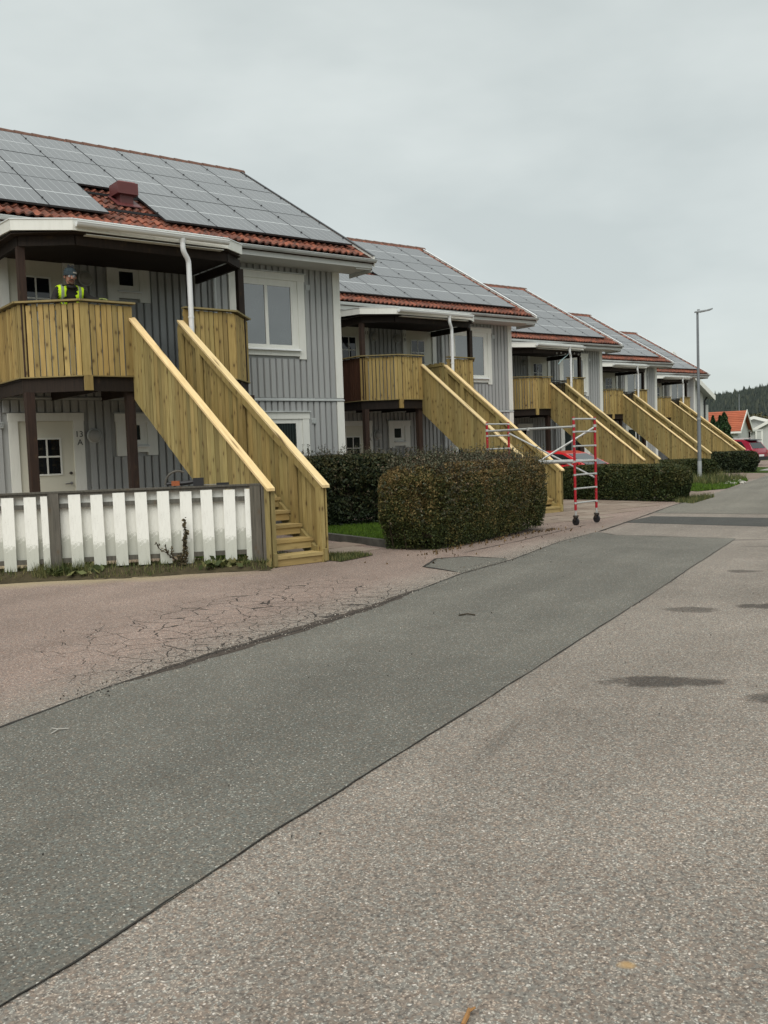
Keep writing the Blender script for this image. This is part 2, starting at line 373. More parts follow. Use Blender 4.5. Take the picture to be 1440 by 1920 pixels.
    for (cx, cy, a, b, ang, st) in stains:
        ca, sa = math.cos(ang), math.sin(ang)
        dx = t.math('SUBTRACT', X, cx); dy = t.math('SUBTRACT', Y, cy)
        u = t.math('DIVIDE', t.math('ADD', t.math('MULTIPLY', dx, ca), t.math('MULTIPLY', dy, sa)), a)
        v = t.math('DIVIDE', t.math('SUBTRACT', t.math('MULTIPLY', dy, ca), t.math('MULTIPLY', dx, sa)), b)
        q = t.math('ADD', t.math('MULTIPLY', u, u), t.math('MULTIPLY', v, v)); q = t.math('ADD', q, t.math('MULTIPLY', t.math('SUBTRACT', t.noise(p, 4.5, 5, .7), .5), 2.4))
        if st > 0: f = t.math('MULTIPLY', t.ramp(t.math('MULTIPLY', q, .5), [(.24, 1.), (.50, 0.)]), st); c = t.mix(f, c, t.mix(1., c, (.36, .35, .35), 'MULTIPLY'))
        else: f = t.math('MULTIPLY', t.ramp(t.math('MULTIPLY', q, .5), [(.05, 1.), (.4, 0.)]), -st); c = t.mix(f, c, (.42, .27, .12))
    t.col(c); t.bump(hgt_, .5, .004); return t.m
STAINS = ((4.68, 3.39, .40, .15, -.80, .95), (6.87, 4.67, .27, .15, -.87, .75), (7.45, 4.27, .34, .17, -.8, .95), (9.31, 5.68, .20, .15, -.8, .8), (12.2, 7.2, .3, .15, -.8, .4), (13.1, 8.0, .45, .16, -.5, .5), (2.02, 1.60, .035, .025, -.6, -.75), (4.80, 2.72, .22, .13, -.8, .9), (3.15, 3.25, .5, .05, .5, .25))
M['road'] = m_asphalt('old_pinkish_asphalt', (.195, .171, .154), (.53, .475, .425), .46, (1.10, .962, .950), STAINS, True, 1., True)
M['strip'] = m_asphalt('dark_patch_asphalt', (.134, .129, .117), (.45, .43, .385), .24, None, (), False, 1.)
M['band'] = m_asphalt('fresh_dark_asphalt', (.068, .068, .066), (.2, .2, .19), .2, None, (), False, 1.)
M['farroad'] = m_asphalt('grey_road_asphalt', (.165, .157, .14), (.42, .39, .34), .35, None, (), False, 1.)
def m_paver():
    t = NT('pinkish_paving', .9, .2); p = t.pos(); r = t.rnd()
    c = t.ramp(r, [(0., (.21, .165, .13)), (.5, (.25, .195, .155)), (1., (.285, .235, .19))])
    g = t.noise(p, 5., 5, .65); c = t.mix(1., c, t.ramp(g, [(.3, .78), (.7, 1.12)]), 'MULTIPLY')
    g2 = t.noise(p, 90., 2); c = t.mix(1., c, t.ramp(g2, [(.3, .8), (.7, 1.15)]), 'MULTIPLY')
    t.col(c); t.bump(g2, .3, .003); return t.m
M['paver'] = m_paver()
def m_soil(name, c1, c2, sc=9.):
    t = NT(name, .95, .1); p = t.pos(); g = t.noise(p, sc, 5, .7); c = t.mix(t.ramp(g, [(.35, 0.), (.65, 1.)]), c1, c2); t.col(c); t.bump(g, .8, .02); return t.m
M['lawn'] = m_soil('lawn_turf', (.030, .050, .008), (.045, .075, .012)); M['soil'] = m_soil('soil', (.045, .037, .022), (.075, .062, .035))
M['field'] = m_soil('rough_grass', (.055, .075, .022), (.085, .095, .035), .6)

def grid_ground():
    xs = [-1500, -300, -60, -10, 0, 7.5]+CUTS+[20, 40, 80, 200, 600, 1500]; ys = [-1500, -200, -20, 0, 10, 20, 40, 80, 200, 600, 1500]
    mb = MB()
    for y in ys:
        for x in xs: mb.v.append((x, y, hgt(x)-.012))
    n = len(xs)
    for j in range(len(ys)-1):
        for i in range(n-1): mb.f.append((j*n+i, j*n+i+1, (j+1)*n+i+1, (j+1)*n+i))
    return mb.build('ground', M['field'], kind='structure')
grid_ground()
sheet('asphalt_yard', [(-30, -25), (75, -25), (75, 30), (60, 36), (42, 34), (30, 29), (20, 24), (-30, 24)], 0., M['road'], amp=0)
LEDGE = [(-6., 2.2), (-1.4, 4.12)]+[(1.38, 5.32), (1.62, 5.45), (1.87, 5.6), (2.16, 5.76), (2.45, 5.89), (2.77, 6.02), (3.13, 6.18), (3.43, 6.27), (3.76, 6.37), (4.11, 6.47), (4.43, 6.6), (4.77, 6.74), (5.14, 6.89), (5.71, 7.19), (6.37, 7.52), (7.13, 7.91), (7.55, 8.06), (8.01, 8.23), (8.51, 8.42), (9.16, 8.76), (9.94, 9.19), (10.88, 9.73), (11.5, 10.01), (12.18, 10.34), (12.92, 10.69)]
ENDE = [(12.53, 9.97), (12.7, 9.61), (12.97, 8.89)]
REDGE = [(13.23, 8.2), (10.05, 6.66), (8.19, 5.81), (6.93, 5.26), (5.88, 4.81), (5.05, 4.45), (4.38, 4.16), (3.95, 3.98), (3.58, 3.82), (3.25, 3.68), (2.96, 3.56), (2.7, 3.45), (2.46, 3.35), (2.12, 3.2), (1.82, 3.08), (1.57, 2.97), (1.34, 2.86), (1.14, 2.77), (0.96, 2.69), (0.84, 2.64), (0.73, 2.6), (0.62, 2.56)]+[(-2.0, 1.42), (-6., -.35)]
ROADL = [(12.92, 10.69), (14.0, 11.26), (15.11, 11.82), (16.25, 12.36), (17.47, 12.92), (18.68, 13.48), (20.03, 14.1), (20.89, 14.42), (21.8, 14.76)]
sheet('asphalt_patch', LEDGE+ENDE+REDGE, .004, M['strip'], amp=.010)
sheet('small_patch', [(7.26, 7.99), (8.43, 8.43), (8.6, 8.6), (8.41, 9.16), (8.0, 9.31), (7.36, 8.8)], .003, M['strip'], amp=.012)
sheet('dark_band', [(15.2, 11.93), (16.84, 12.44), (18.6, 5.6), (24, -14), (22, -15), (17., 2.6)], .004, M['band'], amp=.008)
sheet('road', [(17.60, 12.97), (18.68, 13.47), (20.03, 14.08), (21.8, 14.74), (31.01, 18.77), (36.7, 21.25), (52, 27.8), (75, 37.5), (75, -25), (28, -15), (20.0, 5.)], .005, M['farroad'], amp=.012)
def seam(path, wd, name, mat, seed=3, dz=.0065):
    rr = random.Random(seed); mb = MB(); pts = []
    for a, b in zip(path[:-1], path[1:]):
        a, b = Vector(a), Vector(b); n = max(2, int((b-a).length/.07))
        for k in range(n): pts.append(a+(b-a)*k/n)
    pts.append(Vector(path[-1])); L = []; off = 0; ws = wd
    for i, p in enumerate(pts):
        d = (pts[min(i+1, len(pts)-1)]-pts[max(i-1, 0)]).normalized(); nn = Vector((-d.y, d.x)); off = off*.8+rr.uniform(-.0035, .0035)
        ws = ws*.7+.3*wd*rr.uniform(.1, 1.9); w_ = ws*min(1, i/6, (len(pts)-1-i)/6+.02); q = p+nn*off; L.append((q-nn*w_/2, q+nn*w_/2))
    for i, (a, b) in enumerate(L):
        mb.v += [(a.x, a.y, hgt(a.x)+dz), (b.x, b.y, hgt(b.x)+dz)]
        if i: mb.f.append((2*i-2, 2*i-1, 2*i+1, 2*i))
    o = mb.build(name, mat, kind='structure'); return o
M['crack'] = m_plain('crack_bitumen', (.045, .042, .038), .9, .1, .3)
M['crackbrown'] = m_soil('crumbled_edge', (.055, .045, .038), (.10, .083, .07), 40.)
seam(LEDGE, .019, 'asphalt_seam', M['crack'], 3); seam([(2.3, 5.80), (3.0, 6.10), (3.7, 6.34), (4.4, 6.62), (5.2, 6.93), (6.1, 7.42)], .13, 'crumbled_edge', M['crackbrown'], 8, .0052)
seam(REDGE, .006, 'asphalt_seam', M['crack'], 4)
seam([LEDGE[-1]]+ENDE+[REDGE[0]], .035, 'asphalt_seam', M['crack'], 5)
seam(ROADL, .04, 'asphalt_seam', M['crack'], 6)
seam([(7.26, 8.0), (7.36, 8.8), (8.0, 9.31), (8.41, 9.16), (8.55, 8.6)], .045, 'asphalt_seam', M['crack'], 7)
seam([(8.6, 9.5), (10.5, 10.25), (12.6, 11.3), (14.5, 12.2)], .018, 'asphalt_seam', M['crack'], 9)
# paving slabs by the stair of the second house
pv = bpy.data.objects.new('paving', None); COL.objects.link(pv); pv['kind'] = 'structure'
slab_me = MB().ext([(.006, .006, 0), (.692, .008, 0), (.694, .690, 0), (.007, .693, 0)], (0, 0, .028)).mesh('paving_slab', M['paver'])
def paving_area(x0, x1, y0, y1, fn, lim, ang=0.):
    nx, ny = int((x1-x0)/.7), int((y1-y0)/.7)
    for i in range(nx):
        for j in range(ny):
            x, y = x0+i*.7+(.35 if j % 2 else 0), y0+j*.7
            if not fn(x+.35, y+.35): continue
            z = hgt(x+.35)-.021+random.uniform(0, .006)
            link('paving_slab', slab_me, pv, (x, y, z), rot=(random.uniform(-.006, .006), random.uniform(-.006, .006), random.uniform(-.012, .012)))
paving_area(13.2, 21., 12.3, 21.6, lambda x, y: y > 12.35+(x-14.2)*.43 and y > 15.9-(x-13.2)*2.2, 0)
paving_area(6.9, 9.2, 10.9, 14.5, lambda x, y: x < 8.45+.05*(y-11) and y > 11.2, 0)
sheet('driveway', [(22.6, 15.5), (25.2, 16.4), (25.6, 17.8), (24.6, 20.6), (22.0, 20.6)], .006, M['paver'])
sheet('driveway', [(33.9, 20.1), (37.0, 21.5), (38.6, 22.6), (38.0, 24.8), (33.6, 23.6)], .006, M['paver'])

# ------------------------------------------------------------------ houses
WX, WY = 11.713, 16.55
OFF = [(0, 0), (10.044, 4.786), (19.795, 9.104), (29.778, 13.66), (39.629, 18.0)]
HW = 10.0; TT = .575; EY, EZ = -.749, 5.63       # eave front and height of the tile plane
def rz_(y): return EZ+(y-EY)*TT
RY = 4.724
BP = [(-7.19, 0), (-7.19, -1.61), (-6.45, -2.245), (-5.61, -2.235)]
BQ = [(-4.71, -2.235), (-3.75, -2.2), (-3.10, -1.48), (-3.10, 0)]
SH = {}
def shared(key, fn):
    if key not in SH: SH[key] = fn()
    return SH[key]
def slat_mesh(w_, h_, m, t=.02): return shared(('slat', round(w_, 3), round(h_, 3), m), lambda: MB().box(-w_/2, w_/2, -t/2, t/2, 0, h_).mesh('slat', M[m]))

def siding(root, openings, indiv):
    """vertical boards, two storeys, cut round the openings; boards are parts on the first houses"""
    back = MB(); joined = MB(); pitch = .147; n = int(HW/pitch)
    zs = ((.28, 2.70), (2.775, 5.46))
    for i in range(n):
        x1 = -.165-i*pitch; x0 = x1-.124
        for z0, z1 in zs:
            segs = [(z0, z1)]
            for (a, b, c, d) in openings:
                if x1 > a+.02 and x0 < b-.02:
                    ns = []
                    for s0, s1 in segs:
                        if c > s0+.02: ns.append((s0, min(s1, c)))
                        if d < s1-.02: ns.append((max(s0, d), s1))
                    segs = [q for q in ns if q[1]-q[0] > .03]
            for s0, s1 in segs:
                if indiv and x0 > -7.6:
                    me = shared(('sid', round(s1-s0, 2)), lambda: MB().ext([(0, 0, 0), (.012, -.022, 0), (.112, -.022, 0), (.124, 0, 0)], (0, 0, s1-s0)).mesh('siding_board', M['siding']))
                    link('siding_board', me, root, (x0, random.uniform(-.002, .002), s0))
                else: joined.ext([(x0, 0, s0), (x0+.012, -.022, s0), (x0+.112, -.022, s0), (x0+.124, 0, s0)], (0, 0, s1-s0))
    joined.build('siding_boards', M['siding'], root, kind='stuff')
def door(root, x0, x1, z0, z1, gx0, gx1, gz0, gz1, tx0, tx1, tz1, hinge_l=True, low=False):
    d = MB().box(x0, x1, -.005, .02, z0, z1); d.box(x0+.04, x1-.04, -.012, -.005, z0+.05, gz0-.12); d.build('door', M['cream'], root)
    dobj = root.children[-1] if False else COL.objects[-1]
    f = MB(); f.box(tx0, x0, -.045, .02, z0, tz1-.14); f.box(x1, tx1, -.045, .02, z0, tz1-.14); f.box(tx0-.01, tx1+.01, -.05, .02, tz1-.14, tz1)
    f.box(x0, x1, -.03, .02, z1, tz1-.14); f.build('door_frame', M['trim'], dobj)
    g = MB().box(gx0-.03, gx1+.03, -.022, -.006, gz0-.03, gz0); g.box(gx0-.03, gx1+.03, -.022, -.006, gz1, gz1+.03); g.box(gx0-.03, gx0, -.022, -.006, gz0, gz1); g.box(gx1, gx1+.03, -.022, -.006, gz0, gz1)
    mxx, mz = (gx0+gx1)/2, (gz0+gz1)/2
    g.box(mxx-.014, mxx+.014, -.021, -.006, gz0, gz1); g.box(gx0, mxx-.014, -.021, -.006, mz-.014, mz+.014); g.box(mxx+.014, gx1, -.021, -.006, mz-.014, mz+.014); g.build('glazing_bars', M['trim'], dobj)
    for a, b in ((gx0, mxx-.014), (mxx+.014, gx1)):
        for c, e in ((gz0, mz-.014), (mz+.014, gz1)): MB().box(a, b, -.012, -.006, c, e).build('pane', M['glass_door'], dobj)
    hx = x1-.075 if hinge_l else x0+.075; s = -1 if hinge_l else 1
    hh = MB().tube([(hx, -.01, z0+1.02), (hx, -.06, z0+1.02), (hx+s*.12, -.06, z0+1.015)], .011, 6); hh.lathe([(.028, 0), (.028, .012)], (hx, -.005, z0+1.02), 10, 'y'); hh.build('handle', M['steel'], dobj, smooth=True)
    MB().lathe([(.028, 0), (.024, .03)], (hx, -.005, z0+1.2), 10, 'y').build('lock', M['brass'], dobj, smooth=True)
    return dobj
def window(root, tx0, tx1, tz0, tz1, gx0, gx1, gz0, gz1, mull=None, glass='glass', deep=True):
    t_ = .165 if tx1-tx0 > 1 else (tx1-tx0)*.25
    f = MB()
    f.box(tx0-.012, tx1+.012, -.052, .01, tz1-.15, tz1-.012); f.box(tx0, tx0+t_, -.044, .01, tz0, tz1-.15); f.box(tx1-t_, tx1, -.044, .01, tz0, tz1-.15)
    f.box(tx0+t_, tx1-t_, -.040, .01, tz0+.06, tz0+.19)
    w_ = f.build('window_casing', M['trim'], root)
    MB().box(tx0-.03, tx1+.03, -.085, -.01, tz1-.012, tz1+.012).build('drip_cap', M['gutter_old'], w_)
    ix0, ix1, iz0, iz1 = tx0+t_, tx1-t_, tz0+.19, tz1-.15
    s = MB(); s.box(ix0, gx0, -.028, .01, iz0, iz1); s.box(gx1, ix1, -.028, .01, iz0, iz1); s.box(gx0, gx1, -.028, .01, gz1, iz1); s.box(gx0, gx1, -.028, .01, iz0, gz0)
    if mull: s.box(mull-.035, mull+.035, -.030, .01, gz0, gz1)
    s.build('sash', M['trim'], w_)
    s = MB(); s.ext([(0, -.01, iz0+.015), (0, -.095, iz0-.012), (0, -.095, iz0-.03), (0, -.01, iz0-.01)], (ix1-ix0+.04, 0, 0))
    o = s.build('sill', M['gutter'], w_); o.location = (ix0-.02, -.012, 0)
    for a, b in (((gx0, mull-.035), (mull+.035, gx1)) if mull else ((gx0, gx1),)): MB().box(a, b, -.014, .01, gz0, gz1).build('pane', M[glass], w_)
    return w_
def wall_lamp(root, x, z, r=.13):
    o = MB().lathe([(r, 0), (r, .035), (r*.92, .045)], (x, -.025, z), 24, 'y').build('wall_lamp', M['gutter_old'], root, smooth=True)
    MB().lathe([(r*.90, .04), (r*.8, .075), (r*.5, .095), (r*.15, .10)], (x, -.025, z), 24, 'y').build('lamp_shade', M['lampglass'], o, smooth=True)
def number(root, txt, x, z, size, mat, y=-.048):
    cu = bpy.data.curves.new('t', 'FONT'); cu.body = txt; cu.size = size; cu.align_x = 'CENTER'; cu.extrude = .003
    to = bpy.data.objects.new('t', cu); COL.objects.link(to); dg = bpy.context.evaluated_depsgraph_get()
    me = bpy.data.meshes.new_from_object(to.evaluated_get(dg)); bpy.data.objects.remove(to)
    me.materials.clear(); me.materials.append(M[mat]); link('house_number', me, root, (x, y-.004, z), rot=(math.pi/2, 0, 0))
def vent(root, x, z):
    m = MB().box(x-.055, x+.055, -.03, 0, z-.055, z+.055)
    for k in range(4): m.box(x-.05, x+.05, -.042, -.03, z-.045+k*.026, z-.032+k*.026)
    m.build('wall_vent', M['gutter_old'], root)

def balcony(root, cfg):
    indiv = cfg['indiv']
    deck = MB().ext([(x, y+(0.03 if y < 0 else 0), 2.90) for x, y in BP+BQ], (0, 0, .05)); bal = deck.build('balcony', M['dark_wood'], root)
    H = 1.10; joined = MB(); joined_r = MB()
    def run(a, b, w1=.075, pitch=.0915, first=None, last=None, mat='pine'):
        a, b = Vector(a), Vector(b); L = (b-a).length; d = (b-a)/L; ang = math.atan2(d.y, d.x); nrm = Vector((d.y, -d.x))
        s0 = 0.; items = []
        if first: items.append((first/2, first)); s0 = first+.016
        e = L-(last+.016 if last else 0)
        n = max(1, int(round((e-s0)/pitch))); pp = (e-s0)/n
        for k in range(n): items.append((s0+(k+.5)*pp, w1))
        if last: items.append((L-last/2, last))
        for s, ww in items:
            q = a+d*s+nrm*random.uniform(-.003, .003); h_ = H+random.choice((0, 0, .012, -.01))
            if indiv: link('slat', slat_mesh(ww, h_, mat), bal, (q.x, q.y, 2.945+random.uniform(-.004, .004)), rot=(0, random.uniform(-.004, .004), ang))
            else: (joined_r if mat == 'old_red' else joined).box(-ww/2, ww/2, -.01, .01, 0, h_, Matrix.Translation((q.x, q.y, 2.945)) @ Matrix.Rotation(ang, 4, 'Z'))
    sm = 'old_red' if cfg.get('oldside') else 'pine'
    run(BP[0], BP[1], mat=sm); run(BP[1], BP[2], first=.11); run(BP[2], BP[3], first=.135, last=.135)
    run(BQ[0], BQ[1], first=.10, last=.135); run(BQ[1], BQ[2]); run(BQ[2], BQ[3])
    if joined.v: joined.build('slats', M['pine'], bal, kind='stuff')
    if joined_r.v: joined_r.build('old_slats', M['old_red'], bal, kind='stuff')
    for P in (BP, BQ):
        for k, (a, b) in enumerate(zip(P[:-1], P[1:])):
            a3, b3 = Vector((*a, 4.085)), Vector((*b, 4.085)); d = (b3-a3).normalized(); e = .045
            MB().beam(a3-d*(e if k else -.0), b3+d*e, .130, .028).build('cap_rail', M['pine_cap'], bal, loc=(0, 0, .0006*k))
            MB().beam(a3+Vector((0, 0, -.10))+Vector((-d.y, d.x, 0))*.03, b3+Vector((0, 0, -.10))+Vector((-d.y, d.x, 0))*.03, .03, .07).build('inner_rail', M['pine_stair'], bal)
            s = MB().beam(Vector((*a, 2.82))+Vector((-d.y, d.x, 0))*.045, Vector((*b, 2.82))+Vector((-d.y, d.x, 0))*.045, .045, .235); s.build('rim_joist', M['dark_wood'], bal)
            MB().beam(Vector((*a, 2.935)), Vector((*b, 2.935)), .05, .016).build('drip_board', M['pine_cap'], bal)
    MB().beam((BP[3][0], -2.2, 2.82), (BQ[0][0], -2.2, 2.82), .045, .235).build('rim_joist', M['dark_wood'], bal)
    for x in (-6.2, -5.3, -4.4, -3.6): MB().box(x-.022, x+.022, -2.1, 0, 2.70, 2.90).build('joist', M['dark_wood'], bal)
    MB().box(-6.44, -6.31, -2.285, -2.24, 2.71, 2.945).build('packing_block', M['pine'], bal)
    pw = 'post_wood'
    for x, y in ((-7.10, -1.66), (-5.66, -2.1), (-3.9, -2.1), (-3.12, -1.5)): MB().box(x-.065, x+.065, y-.065, y+.065, 0, 2.71).build('post', M[pw], bal)
    # canopy
    C1 = [(-7.27, 0), (-7.27, -1.80), (-6.53, -2.36), (-3.88, -2.30), (-3.40, -1.92), (-3.40, 0)]
    zt = lambda x, y: 5.265+(2.36+y)*.05
    top = MB(); n = len(C1); V = [(x, y, zt(x, y)) for x, y in C1]+[(x, y, zt(x, y)-.03) for x, y in C1]
    top.add(V, [tuple(range(n)), tuple(range(2*n-1, n-1, -1))]+[(i+n, (i+1) % n+n, (i+1) % n, i) for i in range(n)])
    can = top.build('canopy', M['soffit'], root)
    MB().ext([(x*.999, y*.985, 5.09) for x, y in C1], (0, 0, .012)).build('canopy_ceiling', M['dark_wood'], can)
    for k, (a, b) in enumerate(zip(C1[:-1], C1[1:])):
        a3, b3 = Vector((*a, zt(*a)-.075)), Vector((*b, zt(*b)-.075)); d = (b3-a3).normalized()
        MB().beam(a3, b3+d*.012, .03, .165).build('fascia', M['trim'], can)
        MB().beam(a3+Vector((0, 0, .088)), b3+Vector((0, 0, .088))+d*.02, .055, .014).build('fascia_flashing', M['gutter'], can)
    for a, b in (((-7.12, 0), (-7.12, -1.66)), ((-7.12, -1.66), (-6.42, -2.14)), ((-6.42, -2.14), (-3.80, -2.10)), ((-3.80, -2.10), (-3.32, -1.66)), ((-3.32, -1.66), (-3.32, 0))):
        MB().beam((*a, 5.01), (*b, 5.01), .06, .15).build('canopy_beam', M['dark_wood'], can)
    MB().box(-6.3, -3.95, -2.31, -2.18, 5.075, 5.087).build('canopy_soffit', M['trim'], can)
    for x, y in ((-7.10, -1.62), (-3.29, -1.62)): MB().box(x-.055, x+.055, y-.055, y+.055, 2.95, 4.935).build('canopy_post', M['post_wood'] if x < -5 else M['dark_wood'], can)
    g = MB(); n = 9; gx0, gx1, gy, gz, r = -6.50, -3.93, -2.44, 5.215, .064
    for x in (gx0, gx1):
        for k in range(n): a = math.pi+math.pi*k/(n-1); g.v.append((x, gy+r*math.cos(a), gz+r*math.sin(a)-(x-gx0)*.006))
    for k in range(n-1): g.f.append((k, k+1, n+k+1, n+k))
    g.f += [tuple(range(n-1, -1, -1)), tuple(range(n, 2*n))]
    g.beam((gx0, gy-r, gz), (gx1, gy-r, gz-.015), .014, .014); g.build('gutter', M['gutter'], can, smooth=True)
    p = MB().lathe([(.036, 0), (.06, .10)], (-4.76, -2.43, 5.06), 12); p.tube([(-4.76, -2.43, 5.09), (-4.76, -2.43, 5.03), (-4.755, -2.43, 4.98), (-4.73, -2.42, 4.93), (-4.67, -2.39, 4.86), (-4.645, -2.375, 4.81), (-4.64, -2.37, 4.75), (-4.64, -2.37, 4.2), (-4.64, -2.36, 3.0), (-4.64, -2.35, .15)], .043, 12)
    for z in (3.90, 2.2): p.lathe([(.05, 0), (.05, .03)], (-4.64, -2.365, z), 12)
    p.build('downpipe', M['pipe'], can, smooth=True)
    return bal, can

def stair(root, z0, indiv):
    """outside stair in front of the balcony opening; z0 = ground level at its foot"""
    ya, yb = -2.235, -6.25; ra, rb = 3.86, z0+1.03; sl = (ra-rb)/(ya-yb)
    zr = lambda y: rb+(y-yb)*sl
    st = MB(); L, Rr = -5.61, -4.755
    for x in (L+.045, Rr-.045):      # stringers
        zb = lambda y: zr(y)-1.03
        st.ext([(x-.022, yb-.03, z0+.02), (x-.022, yb-.03, z0+.18), (x-.022, yb+.22, zb(yb+.22)+.06), (x-.022, ya, zb(ya)+.06), (x-.022, ya, zb(ya)-.24), (x-.022, yb+.28, z0+.02)], (.045, 0, 0))
    s = st.build('staircase', M['pine_stair'], root)
    n = 15; dz = (2.95-(z0+.14))/n; dy = (ya-yb)/n
    tm = shared('tread', lambda: MB().box(-.39, .39, 0, .285, -.042, 0).mesh('tread', M['pine_tread'])); rm = shared('riser', lambda: MB().box(-.385, .385, 0, .03, -.135, -.0425).mesh('riser', M['pine_tread']))
    for k in range(n):
        y = yb+k*dy; z = z0+.14+k*dz
        link('tread', tm, s, ((L+Rr)/2, y, z), rot=(random.uniform(-.004, .004), 0, random.uniform(-.003, .003))); link('riser', rm, s, ((L+Rr)/2, y+.02, z))
    joined = MB(); pitch = .1155; nb = int((ya-yb-.02)/pitch)+1; hb = 1.25
    for side, x in ((0, L), (1, Rr)):
        for k in range(nb):
            y0 = yb+.0+k*pitch; y1 = min(y0+.1035, ya+.05)
            t0, t1 = zr(y0)-.045, zr(y1)-.045; b0, b1 = max(z0+.015, t0-hb), max(z0+.015, t1-hb); dx = random.uniform(-.005, .005)+(-.02 if side == 0 else .0)
            P = [(0, 0, 0), (0, y1-y0, b1-b0), (0, y1-y0, t1-b0), (0, 0, t0-b0)]
            if indiv:
                me = shared(('sb', round(t0-b0, 2), round(b1-b0, 2), round(t1-b0, 2), round(sl, 3)), lambda: MB().ext(P, (.02, 0, 0)).mesh('board', M['pine_stair']))
                link('board', me, s, (x+dx, y0, b0))
            else: joined.ext([(x+dx, y0+p[1], b0+p[2]) for p in P], (.02, 0, 0))
        xi = x+.05 if side == 0 else x-.05
        for y in (yb+.06, yb+.70, yb+2.05, yb+3.35, ya-.05):
            zt = zr(y)-.08; MB().box(xi-.03, xi+.03, y-.055, y+.055, max(z0, zt-1.1), zt).build('newel_post', M['pine_stair'], s)
        MB().beam((xi, yb+.02, zr(yb)-.075), (xi, ya, zr(ya)-.075), .036, .09).build('side_rail', M['pine_stair'], s)
        MB().ext([(x-.055 if side == 0 else x-.07, yb-.04, zr(yb-.04)-.018), (x-.055 if side == 0 else x-.07, ya+.02, zr(ya)-.018), (x-.055 if side == 0 else x-.07, ya+.02, zr(ya)+.018), (x-.055 if side == 0 else x-.07, yb-.04, zr(yb-.04)+.018)], (.115, 0, 0)).build('handrail', M['pine_rail'], s)
    if joined.v: joined.build('boards', M['pine_stair'], s, kind='stuff')
    return s

def tile_prof():
    w_ = [(0, .004), (.17, 0), (.36, .008), (.54, .033), (.70, .044), (.86, .034)]
    return [(u/2, h) for u, h in w_]+[(.5+u/2, h) for u, h in w_]+[(1.0, .006), (1.03, .002)]
TW, TL = .30, .345
CT, ST = math.cos(math.atan(TT)), math.sin(math.atan(TT))
def tile_geo(mb, x0, s0, lift=0.):          # s = distance up the slope from the eave
    pr = tile_prof(); base = len(mb.v); n = len(pr)
    for s, dz in ((s0-.02, .038), (s0-.02, .020), (s0+TL+.02, .004)):
        for u, h in pr:
            hh = h+dz if dz != .020 else h*.9+.008
            mb.v.append((x0+u*TW, EY+.03+s*CT-hh*ST, EZ+.02+s*ST+hh*CT+lift))
    for k in range(n-1):
        mb.f.append((base+k, base+k+1, base+2*n+k+1, base+2*n+k)); mb.f.append((base+n+k, base+n+k+1, base+k+1, base+k))
def tile_single():
    mb = MB(); tile_geo(mb, 0, 0); mb.v = [(x, y-EY-.03, z-EZ-.02) for x, y, z in mb.v]; return mb.mesh('roof_tile', M['tile'], True)

